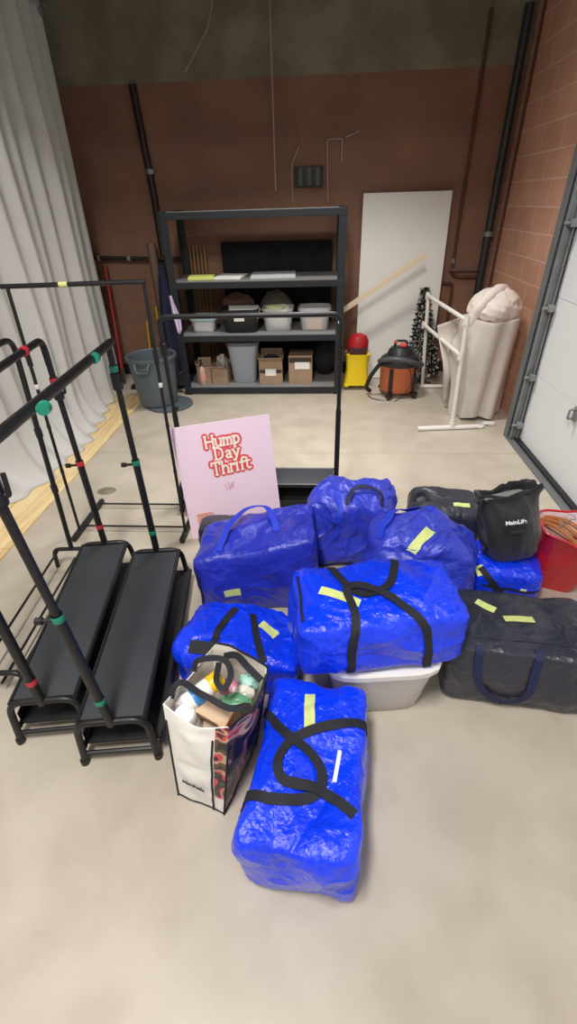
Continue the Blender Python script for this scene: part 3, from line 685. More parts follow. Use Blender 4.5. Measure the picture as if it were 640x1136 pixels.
def vacuum():
    t = thing('shop_vacuum', 'orange wet and dry vacuum with a black lid and curled hose on the floor', 'vacuum cleaner', (.775, 4.62, 0), (0, 0, -.1))
    O = mat('orange drum plastic', (190, 100, 62), .45)
    bm = NB(); lathe(bm, [(0, .06), (.16, .06), (.17, .08), (.178, .30), (.182, .335), (0, .335)], segs=36, sx=1.0, sy=.85); mesh('drum', bm, O, t)
    bm = NB(); lathe(bm, [(.186, .31), (.192, .32), (.192, .35), (.17, .385), (.125, .41), (.11, .45), (.09, .475), (.04, .485), (0, .485)], segs=36, sx=1.0, sy=.85); mesh('lid', bm, mat('charcoal lid plastic', (40, 42, 44), .4), t)
    bm = NB(); tube(bm, fillet([(-.06, 0, .46), (-.05, 0, .53), (.05, 0, .53), (.06, 0, .46)], .02), .012, 8); mesh('carry_handle', bm, M['black_plastic'], t)
    bm = NB(); box(bm, (.02, -.03, .50), (.06, .05, .03), .008); box(bm, (-.05, .0, .52), (.04, .04, .02), .006); mesh('power_switch', bm, mat('red switch', (216, 84, 72), .4), t, label='red power switch')
    # hose wrapped around
    pts = []
    for k in range(60):
        a = -2.7+k*.072; pts.append(Vector((.215*math.cos(a), .2*math.sin(a), .36+.05*math.sin(k*.12)-(.0 if k < 45 else (k-45)*.004))))
    rs = [.021+.0028*(i % 2) for i in range(len(pts))]
    bm = NB(); tube(bm, pts, rs, 12); mesh('hose', bm, mat('grey black hose', (74, 78, 82), .45), t)
    bm = NB(); tube(bm, catmull([(-.18, -.09, .34), (-.26, -.08, .22), (-.30, -.02, .08), (-.26, .02, .03)], .03), .02, 12); mesh('hose_end', bm, M['black_plastic'], t)
    for a in (-2.0, -.5, .9, 2.4):
        x, y = .165*math.cos(a), .15*math.sin(a)
        bm = NB(); box(bm, (x, y, .17), (.035, .035, .26), .006, Matrix.Rotation(a, 3, 'Z')); box(bm, (x*1.12, y*1.12, .045), (.07, .055, .035), .008, Matrix.Rotation(a, 3, 'Z'))
        leg = mesh('leg', bm, M['black_plastic'], t)
        g = NB(); tube(g, [(x*1.2-.011, y*1.2, .022), (x*1.2+.011, y*1.2, .022)], .022, 12); mesh('caster', g, M['black_plastic'], leg)
    bm = NB(); tube(bm, catmull([(.05, -.1, .4), (.12, -.17, .2), (0, -.19, .01), (-.2, -.16, .006), (-.28, -.06, .006)], .03), .004, 6); mesh('power_cord', bm, M['black_plastic'], t)
vacuum()

bm = NB(); box(bm, (0, 0, .855), (.82, .02, 1.71), .002)
o = mesh('laminate_board', bm, mat('white laminate board', (234, 233, 228), .5), smooth=False); o.location = (.80, 5.16, .005); o.rotation_euler = (-.10, 0, -.03)
tag(o, 'tall white panel leaning against the back wall behind the vacuum', 'board')
bm = NB(); box(bm, (0, 0, 0), (.95, .018, .05), .002)
o = mesh('wooden_batten', bm, mat('pale pine', (224, 204, 176), .6), smooth=False); a, b = Vector((.215, 4.98, .735)), Vector((.92, 5.0, 1.18)); o.location = (a+b)/2; o.rotation_euler = (0, -math.atan2(b.z-a.z, b.x-a.x), 0)
tag(o, 'pale pine batten leaning diagonally across the white panel, beside the shelving', 'batten')

def tree():
    t = thing('artificial_tree', 'small dark artificial tree flocked with white behind the white pipe frame', 'artificial tree', (1.08, 4.97, 0))
    rnd = random.Random(5)
    bm = NB(); tube(bm, [(0, 0, 0), (-.03, .02, .45), (-.07, .03, .94)], [.012, .009, .004], 8); mesh('trunk', bm, mat('dark trunk', (40, 34, 30), .8), t)
    bm = NB()
    for k in range(5):
        a = k*1.256; tube(bm, [(0, 0, .03), (.11*math.cos(a), .11*math.sin(a), .006)], .006, 6)
    mesh('tree_stand', bm, M['black_plastic'], t)
    for name, mm, n in (('foliage', mat('dark green needles', (34, 38, 36), .8), 1500), ('flocking', mat('white flocking', (196, 198, 198), .9), 560)):
        bm = NB()
        for i in range(n):
            z = .1+.83*rnd.random()**1.1; R = (.18*(1-(z-.08)/.88))+.015
            a = rnd.uniform(0, 2*PI); r = R*math.sqrt(rnd.uniform(.15, 1)); cx, cy = -.07*z/.94, .03*z/.94
            c = Vector((cx+r*math.cos(a), cy+r*math.sin(a)*.8, z)); d = Vector((math.cos(a), math.sin(a), rnd.uniform(-.7, .5))).normalized()
            l = rnd.uniform(.02, .045); wv = d.orthogonal().normalized()*.009
            if name == 'flocking': l *= .6; wv *= 1.5; c += d*.01
            v = [bm.verts.new(c-wv), bm.verts.new(c+wv), bm.verts.new(c+d*l), ]
            w2 = d.cross(wv).normalized()*wv.length; u = [bm.verts.new(c-w2), bm.verts.new(c+w2), bm.verts.new(c+d*l)]
            bm.faces.new(v); bm.faces.new(u)
        mesh(name, bm, mm, t, smooth=False)
tree()

def pvc_frame():
    t = thing('pipe_frame', 'white plastic pipe frame standing upright beside the heaped dust sheet', 'frame', (1.13, 3.76, 0))
    r = .017
    N = Vector((0, 0, 0)); Fb = Vector((-.06, 1.06, 0))
    def J(p, nm='tee'):
        pass
    for nm, a, b in (('upright', N+Vector((0, 0, .03)), N+Vector((-.03, 0, .88))), ('upright', Fb+Vector((.0, 0, .03)), Fb+Vector((-.06, -.02, .9)))):
        bm = NB(); tube(bm, [a, b], r, 12); mesh(nm, bm, M['pvc'], t)
    for z in (.62, .88):
        bm = NB(); tube(bm, [Vector((-.03, 0, z)), Fb+Vector((-.06, 0, z+.01))], r, 12); mesh('crossbar', bm, M['pvc'], t)
        for p in (Vector((-.03, 0, z)), Fb+Vector((-.06, 0, z+.01))):
            bm = NB(); lathe(bm, [(.0175, -.03), (.022, -.03), (.022, .03), (.0175, .03)], p, 14); mesh('tee_fitting', bm, M['pvc'], t)
    bm = NB(); tube(bm, [N+Vector((-.29, -.03, .02)), N+Vector((.22, .02, .02))], .02, 12); mesh('foot', bm, M['pvc'], t)
    bm = NB(); lathe(bm, [(.0175, -.0), (.024, -.0), (.024, .05), (.0175, .05)], (0, 0, .02), 14); mesh('tee_fitting', bm, M['pvc'], t)
    bm = NB(); tube(bm, [Fb+Vector((-.02, 0, .02)), Fb+Vector((.22, 0, .02))], .018, 12); mesh('foot', bm, M['pvc'], t)
pvc_frame()

def dust_sheet():
    t = thing('dust_sheet', 'heaped off-white canvas dust sheet draped to the floor beside the overhead door', 'dust sheet', (1.385, 4.14, 0))
    rnd = random.Random(2); ph = [rnd.uniform(0, 6.28) for _ in range(6)]
    bm = NB()
    def fn(u, v):                     # v 0 top .. 1 hem
        th = 2*PI*u
        rx = .235*(1-.12*v); ry = .22*(1-.1*v)
        if v < .12: k = (v/.12)**.5; rx *= k; ry *= k
        z = .84*(1-max(0, v-.12)/.88)
        f = 1+(.05+.07*v)*math.sin(6*th+ph[0]+v*1.5)+.045*math.sin(11*th+ph[1]+2*v)*(v+.3)
        x = rx*f*math.cos(th)+.0*v; y = ry*f*math.sin(th)
        if x < 0: x *= 1+.3*math.exp(-((z-.55)/.2)**2)
        x += .0*v+.015
        hem = .035+.03*math.sin(3*th+ph[2])
        return Vector((x, y, max(z, 0)*(1-hem)+hem*.5))
    V = grid(bm, fn, 120, 60, closed_u=True)
    cm = mat('off-white canvas', (206, 198, 189), .85, bump=.3, bscale=50, var=.05, vscale=7)
    mesh('draped_cloth', bm, cm, t)
    bm = NB()
    r = bmesh.ops.create_icosphere(bm, subdivisions=5, radius=1)
    for v in r['verts']:
        p = v.co.copy(); q = 1+.13*noise.noise(p*1.7+Vector((3, 1, 7)))
        q += .07*(1-abs(2*noise.noise(p*2.6+Vector((9, 2, 2)))))-.05
        q += .015*noise.noise(p*9)
        v.co = Vector((.03+p.x*.205*q, p.y*.21*q, .90+p.z*.15*q))
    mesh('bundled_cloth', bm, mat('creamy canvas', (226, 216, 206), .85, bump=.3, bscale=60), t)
    # thick roll of cloth over the left of the bundle
    bm = NB(); pts = catmull([(-.17, -.08, .80), (-.13, -.11, .92), (-.05, -.10, 1.01), (.03, -.04, 1.035), (.08, .03, 1.02)], .02)
    tube(bm, pts, [.045+.003*math.sin(i*1.3) for i in range(len(pts))], 14); mesh('cloth_roll', bm, bpy.data.materials['creamy canvas'], t)
    # pointed side flap
    bm = NB(); grid(bm, lambda u, v: Vector((-.14-.24*u*(1-.6*v), .05*math.sin(7*v+u)-.02+.1*u, .86-.12*u-(.52-.18*math.sin(6*u))*v)), 30, 30)
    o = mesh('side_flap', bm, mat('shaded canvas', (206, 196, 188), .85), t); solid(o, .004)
dust_sheet()
for i, (x, y) in enumerate(((1.47, 3.86), (1.36, 3.80))):
    o = mesh('paper_scrap', lump(NB(), (0, 0, 0), (.05, .03, .014), 30+i, .5), PAPER); o.location = (x, y, .013)
    tag(o, ('crumpled white paper scrap on the floor at the foot of the door track', 'crumpled white paper scrap just right of the pipe frame foot')[i], 'paper scrap')
bm = NB(); lathe(bm, [(0, .004), (.05, .004), (.06, 0), (.066, 0), (.05, .008), (0, .009)], segs=24, sy=.8); o = mesh('floor_drain', bm, mat('brown grey metal cover', (128, 116, 102), .6, var=.2, vscale=40)); o.location = (-1.485, 2.70, 0); tag(o, 'small round brown grey cover plate in the concrete floor behind the racks', 'floor cover')

# ------------------------------------------------------------------ pink poster board
def poster():
    a, b = atY(195, 480, 2.36), atY(299, 465, 2.36)
    t = thing('poster_board', 'pink foam poster reading Hump Day Thrift leaning on a rack behind the blue bags', 'poster', (-.480, 2.235, 0), (0, 0, math.radians(15)))
    pm = mat('pale pink foam board', (250, 222, 238), .55)
    W, Hh, lean = .545, .68, math.radians(-11)
    R = Matrix.Rotation(lean, 4, 'X') @ Matrix.Rotation(math.radians(-2.5), 4, 'Y')
    def put(bm): bmesh.ops.transform(bm, matrix=R, verts=bm.verts[:]); return bm
    bm = NB(); box(bm, (0, 0, Hh/2), (W, .004, Hh), .0008); mesh('foam_board', put(bm), pm, t, smooth=False)
    # lettering: thick strokes with slab serifs
    G = {
     'H': ([[(0, 0), (0, 1)], [(.62, 0), (.62, 1)], [(0, .5), (.62, .5)]], [(0, 0), (.62, 0), (0, 1), (.62, 1)], .85),
     'u': ([[(0, .66), (0, .2), (.1, .02), (.28, .02), (.42, .18)], [(.42, .66), (.42, 0)]], [(-.04, .66), (.38, .66), (.48, 0)], .66),
     'm': ([[(0, 0), (0, .66)], [(0, .45), (.12, .63), (.27, .6), (.32, .42), (.32, 0)], [(.32, .45), (.45, .63), (.6, .6), (.64, .42), (.64, 0)]], [(0, 0), (.32, 0), (.64, 0), (-.04, .66)], .88),
     'p': ([[(0, -.3), (0, .66)], [(0, .5), (.15, .65), (.34, .6), (.43, .34), (.33, .08), (.15, .02), (0, .15)]], [(0, -.3), (-.04, .66)], .66),
     'D': ([[(0, 0), (0, 1)], [(0, 1), (.3, 1), (.55, .82), (.62, .5), (.55, .18), (.3, 0), (0, 0)]], [(-.05, 0), (-.05, 1)], .86),
     'a': ([[(.05, .56), (.2, .66), (.36, .6), (.4, .42), (.4, .06), (.48, 0)], [(.4, .38), (.15, .34), (.03, .18), (.12, .02), (.28, .04), (.4, .18)]], [], .66),
     'y': ([[(0, .66), (.24, .05)], [(.48, .66), (.2, -.1), (.05, -.28), (-.04, -.24)]], [(0, .66), (.48, .66)], .66),
     'T': ([[(.32, 0), (.32, 1)], [(0, 1), (.64, 1)], [(0, 1), (0, .8)], [(.64, 1), (.64, .8)]], [(.32, 0)], .84),
     'h': ([[(0, 0), (0, 1)], [(0, .42), (.12, .62), (.32, .6), (.42, .42), (.42, 0)]], [(0, 0), (.42, 0), (-.04, 1)], .66),
     'r': ([[(0, 0), (0, .66)], [(0, .42), (.12, .62), (.26, .62), (.3, .52)]], [(0, 0), (-.04, .66)], .48),
     'i': ([[(0, 0), (0, .66)], [(0, .9), (0, .93)]], [(0, 0), (-.04, .66)], .32),
     'f': ([[(.08, 0), (.08, .75), (.18, .97), (.36, .95)], [(-.06, .62), (.28, .62)]], [(.08, 0)], .42),
     't': ([[(.08, .9), (.08, .15), (.2, 0), (.34, .06)], [(-.06, .64), (.3, .64)]], [], .42)}
    cnt = [0]
    def seg(bm, a, b, wd, y, z0=0, n=8):
        cnt[0] += 1; y -= .000008*cnt[0]*(1 if y < -.004 else .6)
        a, b = Vector(a), Vector(b); d = b-a; ang = math.atan2(d.y, d.x)
        ps = [a+Vector((math.cos(ang+PI/2+PI*k/n), math.sin(ang+PI/2+PI*k/n)))*wd for k in range(n+1)] + [b+Vector((math.cos(ang-PI/2+PI*k/n), math.sin(ang-PI/2+PI*k/n)))*wd for k in range(n+1)]
        lo = [bm.verts.new((p.x, y, p.y)) for p in ps]; hi = [bm.verts.new((p.x, y-.0012, p.y)) for p in ps]
        bm.faces.new(lo); bm.faces.new(hi[::-1])
        for k in range(len(ps)): bm.faces.new((lo[k], lo[k-1], hi[k-1], hi[k]))
    def word(bm, s, x, z, sc, wd, y, slope=0):
        for ch in s:
            st, sf, adv = G[ch]
            f = lambda p: (x+p[0]*sc, z+p[1]*sc+slope*(x+p[0]*sc))
            for line in st:
                for p, q in zip(line, line[1:]): seg(bm, f(p), f(q), wd, y)
            for p in sf: seg(bm, f((p[0]-.09, p[1])), f((p[0]+.09, p[1])), wd*.75, y)
            x += adv*sc
    red, cream = mat('coral red print', (232, 84, 84), .5), mat('cream print', (255, 244, 228), .5)
    Wd = [('Hump', -.098, .545, .066, .05), ('Day', -.055, .47, .066, .02), ('Thrift', -.088, .385, .072, .1)]
    for y, wd, mm, nm in ((-.0035, .0165, red, 'red_lettering_outline'), (-.0052, .0056, cream, 'cream_lettering')):
        bm = NB()
        for s, x, z, sc, sl in Wd: word(bm, s, x, z, sc, wd, y, sl*.6)
        mesh(nm, put(bm), mm, t, smooth=False)
    bm = NB(); box(bm, (-.175, -.004, .12), (.095, .003, .085), .001); mesh('peach_sticker', put(bm), mat('peach sticker', (226, 166, 150), .6, var=.15, vscale=80), t, smooth=False)
    bm = NB()
    for a, b in (((-.03, .315), (-.022, .28)), ((-.012, .325), (-.006, .275)), ((.008, .32), (-.004, .29)), ((.022, .325), (.008, .29))): seg(bm, a, b, .0012, -.0036)
    mesh('pen_marks', put(bm), mat('red pen', (190, 90, 110), .6), t, smooth=False)
poster()

# ------------------------------------------------------------------ soft bags
class Bag:
    pass
def tri(x): x = x % 1.0; return 1-abs(2*x-1)
def make_bag(name, label, loc, yaw, dims, m, seed=0, k=9, crease=.013, bulge=.03, sagx=0, tilt=(0, 0), n=74, group=None, hook=None, cat='bag', pinch=.0):
    """zipped soft bag: rounded box, bulging panels, folded creases"""
    L, Wd, H = dims; rnd = random.Random(seed*7+1)
    planes = [(Vector((rnd.uniform(-1, 1), rnd.uniform(-1, 1), rnd.uniform(-1, 1))).normalized(), rnd.uniform(.9, 2.6), rnd.random(), rnd.uniform(.5, 1)) for _ in range(9)]
    t = thing(name, label, cat, loc, (tilt[0], tilt[1], yaw), group)
    bm = NB(); bmesh.ops.create_cube(bm, size=2); bmesh.ops.subdivide_edges(bm, edges=bm.edges[:], cuts=n, use_grid_fill=True)
    folds = []
    for q_ in range(34):
        c0 = Vector((rnd.uniform(-L/2, L/2), rnd.uniform(-Wd/2, Wd/2), rnd.uniform(.1*H, H*1.05))); ax_ = Vector((rnd.gauss(0, 1), rnd.gauss(0, 1), rnd.gauss(0, .6))).normalized()
        folds.append((c0, ax_, rnd.uniform(.05, .13), rnd.choice((-1, 1, 1))*rnd.uniform(.3, 1)*crease*.55, rnd.uniform(.006, .014)))
    for v in bm.verts:
        p = v.co.copy(); d = (abs(p.x)**k+abs(p.y)**k+abs(p.z)**k)**(1/k); p /= d
        q = p.copy()
        x, y, z = p.x*L/2, p.y*Wd/2, (p.z+1)*H/2
        e = (1-abs(p.x)**3)*(1-abs(p.y)**3)
        if p.z > 0: z += bulge*e*p.z
        s = 1-p.z*p.z
        y += math.copysign(bulge*.8*s*(1-p.x**4), p.y)*abs(p.y)**2
        x += math.copysign(bulge*.5*s*(1-p.y**4), p.x)*abs(p.x)**2
        z -= sagx*(p.x**2)*max(0, p.z)*H
        if hook: x, y, z = hook(p, x, y, z)
        P = Vector((x, y, z))
        wq = P*6+Vector((seed, seed*2.3, 0)); warp = Vector((noise.noise(wq), noise.noise(wq+Vector((7, 0, 0))), noise.noise(wq+Vector((0, 9, 0)))))*.16
        c = 0
        for nn, f, o, a in planes: c += a*(tri((P+warp*.3).dot(nn)*f*2.2+o)-.5)
        c = c/3.0
        r1 = 1-abs(2*noise.noise(P*9+warp*5+Vector((seed*5, 0, 0)))); r1 = r1**3
        r2 = noise.noise(P*24+warp*8)
        disp = crease*(c*2.0+.30*(r1-.35)+.10*r2)
        pw = P+warp*.06
        for c0, ax_, R_, am, w_ in folds:
            dv = pw-c0; r2_ = dv.length_squared/(R_*R_)
            if r2_ < 5: disp += am*math.exp(-abs(dv.dot(ax_))/w_)*math.exp(-r2_)
        nrm = Vector((q.x**3/L, q.y**3/Wd, q.z**3/H)); nrm.normalize()
        base_z = min(1, max(0, z/.04)) if p.z < 0 else 1
        P += nrm*disp*(.3+.7*base_z)
        if P.z < 0 or p.z <= -.98: P.z = max(0, P.z*.2)
        v.co = P
    B = Bag(); B.t = t; B.m = m
    o = mesh('bag_body', bm, m, t); o.data.update(); B.o = o
    for pl in o.data.polygons: pl.use_smooth = True
    B.M = Matrix.Translation(Vector(loc)) @ Euler((tilt[0], tilt[1], yaw)).to_matrix().to_4x4(); B.Mi = B.M.inverted()
    B.tree = BVHTree.FromPolygons([v.co for v in o.data.vertices], [list(p.vertices) for p in o.data.polygons])
    B.c = Vector((0, 0, H/2)); return B
def hit(B, px, py):
    """spot on the bag seen at a pixel, in the bag's own coordinates"""
    o = B.Mi @ CL; d = (B.Mi.to_3x3() @ ray(px, py)).normalized()
    r = B.tree.ray_cast(o, d)
    if r[0] is not None: return r[0]
    tt = (B.c-o).dot(d); return B.tree.find_nearest(o+d*tt)[0]
def ribbon(B, pts, width, m, name, thick=.003, lift=None, label=None, step=.012, gap=.0015, parent=None, ends=True):
    """webbing laid over the bag; pts are local points, lift how far each stands off"""
    lift = lift or [0]*len(pts)
    P = catmull([Vector((*p, l)) for p, l in zip([tuple(q) for q in pts], lift)], step) if False else None
    pts4 = [Vector((p[0], p[1], p[2])) for p in pts]
    ext = [Vector((l, 0, 0)) for l in lift]
    n = len(pts4); out = []; lf = []
    Q = [pts4[0]*2-pts4[1]]+pts4+[pts4[-1]*2-pts4[-2]]; Lq = [lift[0]]+list(lift)+[lift[-1]]
    for i in range(1, n):
        a, b, c, d = Q[i-1:i+3]; la, lb = Lq[i], Lq[i+1]; k = max(3, int((c-b).length/step))
        for j in range(k+(1 if i == n-1 else 0)):
            s = j/k; out.append(.5*((2*b)+(c-a)*s+(2*a-5*b+4*c-d)*s*s+(3*b-a-3*c+d)*s**3)); sm = s*s*(3-2*s); lf.append(la*(1-sm)+lb*sm)
    S_ = []
    for p, l in zip(out, lf):
        co, no, _, dist = B.tree.find_nearest(p)
        if l <= 0: S_.append((co+no*gap, no))
        else: S_.append((co+no*(gap+l), no))
    for _ in range(2):
        S_ = [(S_[i][0] if i in (0, len(S_)-1) else (S_[i-1][0]+S_[i][0]*2+S_[i+1][0])/4, ((S_[max(0, i-1)][1]+S_[i][1]+S_[min(len(S_)-1, i+1)][1]).normalized())) for i in range(len(S_))]
    bm = NB(); rows = []
    for i, (p, no) in enumerate(S_):
        tg = (S_[min(i+1, len(S_)-1)][0]-S_[max(0, i-1)][0])
        if tg.length < 1e-6: tg = Vector((1, 0, 0))
        cr = tg.cross(no).normalized()
        row = []
        for f in (-.5, -.25, 0, .25, .5):
            e = p+cr*width*f
            if lf[i] <= .004:
                co, n2, _, dd = B.tree.find_nearest(e); sd = (e-co).dot(n2)
                if sd < gap: e = co+n2*gap
            row.append(e)
        rows.append((row, no))
    lo = [[bm.verts.new(e) for e in r] for r, _ in rows]; hi = [[bm.verts.new(e+no*thick) for e in r] for r, no in rows]
    for i in range(len(rows)-1):
        for j in range(4):
            bm.faces.new((hi[i][j], hi[i+1][j], hi[i+1][j+1], hi[i][j+1])); bm.faces.new((lo[i][j], lo[i][j+1], lo[i+1][j+1], lo[i+1][j]))
        bm.faces.new((lo[i][0], lo[i+1][0], hi[i+1][0], hi[i][0])); bm.faces.new((lo[i][4], hi[i][4], hi[i+1][4], lo[i+1][4]))
    for i in (0, -1): 
        for j in range(4): bm.faces.new((lo[i][j], lo[i][j+1], hi[i][j+1], hi[i][j]))
    return mesh(name, bm, m, parent or B.t, label=label)
def strap(B, pix, width=.029, m=None, lift=None, name='strap', label=None, gap=.002): return ribbon(B, [hit(B, *p) for p in pix], width, m or M['strap'], name, lift=lift, label=label, gap=gap)
def tape(B, pix, width=.036, label='yellow green tape'): return ribbon(B, [hit(B, *p) for p in pix], width, M['tape'], 'tape_label', thick=.0008, label=label, gap=.002, step=.01)
def seam(B, pix, m=None, width=.008, name='zip'): return ribbon(B, [hit(B, *p) for p in pix], width, m or M['strap'], name, thick=.002, gap=.001)

# front bag
B1 = make_bag('storage_bag', 'bright blue zipped bag lying nearest the camera with crossed black straps', (-.020, .750, 0), math.radians(-7), (.325, .515, .265), M['blue'], 1, bulge=.018, k=16, crease=.017)
strap(B1, [(293, 790), (318, 815), (345, 838), (357, 860), (352, 880), (330, 888), (297, 886), (262, 893)], lift=[0, .004, .006, .008, .006, .004, .004, 0])
strap(B1, [(408, 812), (385, 803), (355, 807), (322, 822), (308, 845), (313, 865), (345, 875), (372, 888), (393, 905)], lift=[0, .003, .004, .001, .003, .003, .014, .004, 0])
tape(B1, [(344, 771), (343, 812)], .034)
ribbon(B1, [hit(B1, 377, 833), hit(B1, 371, 868)], .012, M['white_tape'], 'care_tag', thick=.001, label='narrow white tag')
seam(B1, [(388, 760), (395, 800), (392, 850), (385, 905), (375, 955)], M['blue'])
# bag on the bin
B2 = make_bag('storage_bag', 'bright blue bag with yellow green tape resting on the white-lidded bin', (.205, 1.20, .288), math.radians(9), (.575, .32, .235), M['blue'], 2, bulge=.022, k=13, crease=.017)
strap(B2, [(388, 745), (391, 715), (395, 690), (389, 668), (383, 655), (400, 652), (430, 662), (455, 678), (473, 697), (475, 722), (473, 738)], lift=[0, 0, 0, 0, .01, .014, .01, 0, 0, 0, 0])
strap(B2, [(366, 628), (380, 645), (400, 660), (425, 655), (436, 640), (437, 622)], lift=[0, 0, .004, .006, 0, 0])
tape(B2, [(355, 655), (376, 661), (399, 670)], .034)
seam(B2, [(330, 640), (334, 665), (336, 690)], M['strap'], .01)
# left purple-blue bag
B3 = make_bag('storage_bag', 'deep blue bag with a blue top handle in front of the pink poster', (-.295, 1.76, 0), math.radians(3), (.56, .33, .36), M['blue2'], 3, bulge=.018, k=14, crease=.017, sagx=-.0, hook=lambda p, x, y, z: (x, y+.0*p.z, z*(1+.16*p.x)))
strap(B3, [(243, 612), (250, 600), (258, 588), (275, 575), (293, 570), (303, 580), (308, 590)], .03, M['blue_strap'], lift=[0, .02, .035, .045, .035, .02, 0], name='handle')
tape(B3, [(249, 659), (267, 656)], .04)
seam(B3, [(216, 625), (240, 618), (275, 612), (315, 600), (350, 585)], M['blue2'], .008)
seam(B3, [(215, 610), (220, 640), (226, 672)], M['strap'], .012)
# middle bag
B4 = make_bag('storage_bag', 'violet blue crumpled bag at the back of the heap, right of the pink poster', (.175, 2.085, 0), math.radians(-4), (.43, .28, .385), M['blue3'], 4, bulge=.02, crease=.034, k=9)
strap(B4, [(385, 560), (388, 548), (403, 543), (420, 550), (424, 562)], .024, M['navy_strap'], lift=[0, .02, .03, .02, 0], name='handle')
strap(B4, [(372, 545), (378, 565), (372, 600)], .026, M['blue_strap'], name='strap')
B5 = make_bag('storage_bag', 'violet blue bag with slanting tape, right of the rear crumpled bag', (.475, 1.73, 0), math.radians(-6), (.475, .31, .40), M['blue3'], 5, bulge=.03, crease=.028, k=6, hook=lambda p, x, y, z: (x, y, z*(1-.10*max(0, p.x)**2)))
strap(B5, [(420, 598), (428, 582), (445, 565), (462, 558), (480, 565)], .04, M['blue_strap'], lift=[0, .012, .018, .012, 0], name='handle')
tape(B5, [(456, 612), (468, 598), (477, 588)], .046)
# low blue bag, left
B6 = make_bag('storage_bag', 'bright blue flattened bag between the shoe racks and the stacked blue bag', (-.305, 1.29, 0), math.radians(-6), (.485, .30, .215), M['blue'], 6, bulge=.015, k=10, crease=.024, hook=lambda p, x, y, z: (x, y, z*(1-.18*max(0, p.x))))
strap(B6, [(262, 675), (245, 695), (237, 715), (234, 735)])
strap(B6, [(280, 682), (283, 700), (287, 718), (292, 735)])
tape(B6, [(289, 692), (306, 706)], .04)
ribbon(B6, [hit(B6, 210, 717), hit(B6, 240, 720)], .05, M['strap'], 'end_panel', label='black oval end panel')
# small bag under the mesh bag
B7 = make_bag('storage_bag', 'bright blue bag with a dark zip lying under the black mesh bag', (.90, 1.80, 0), math.radians(-3), (.32, .27, .20), M['blue'], 7, bulge=.02, crease=.01, k=7)
strap(B7, [(533, 630), (545, 645), (558, 662)])
seam(B7, [(535, 648), (560, 653), (603, 652)], M['strap'], .012)
tape(B7, [(530, 628), (535, 638)], .04)
ribbon(B7, [hit(B7, 577, 654), hit(B7, 584, 655)], .012, M['white_tape'], 'care_tag', thick=.001, label='small white tag')
# charcoal bag
B8 = make_bag('storage_bag', 'large charcoal grey bag with two tape strips at the right of the heap', (.78, 1.275, 0), math.radians(-7), (.54, .33, .30), M['navy'], 8, bulge=.015, crease=.014, k=14)
strap(B8, [(533, 716), (530, 735), (532, 760), (552, 775)], .03, M['navy_strap'], lift=[0, 0, .004, .01], name='handle')
strap(B8, [(552, 775), (580, 772), (592, 750), (598, 722)], .03, M['navy_strap'], lift=[.01, .006, .002, 0], name='handle')
tape(B8, [(528, 667), (549, 678)], .034); tape(B8, [(559, 687), (592, 688)], .036)
seam(B8, [(518, 705), (560, 709), (600, 713), (634, 717)], M['navy'], .008)
# dark bag behind
B9 = make_bag('storage_bag', 'dark grey bag mostly hidden at the back of the heap, beside the mesh bag', (.69, 2.16, 0), math.radians(-4), (.36, .28, .29), M['navy2'], 9, bulge=.02, crease=.012)
tape(B9, [(503, 560), (521, 561)], .03)
strap(B9, [(460, 556), (463, 549), (470, 548), (476, 556)], .02, M['strap'], lift=[0, .015, .015, 0], name='handle')
B10 = make_bag('storage_bag', 'dark grey bag corner showing below the pink poster, behind the deep blue bag', (-.47, 2.03, 0), 0, (.36, .14, .22), M['navy2'], 10, bulge=.01, crease=.008, k=8)

# translucent bin under the stacked bag
t = tub('storage_bin', 'white-lidded translucent storage bin under the stacked bright blue bag', (.230, 1.21, 0), .41, .34, .268, M['milky'], .80, lid=True, lidm=M['white'], cat='storage bin', yaw=math.radians(6))
bm = NB(); lump(bm, (0, 0, .085), (.13, .1, .07), 41, .2); mesh('contents', bm, mat('pinkish folded cloth', (188, 150, 140), .8), t)

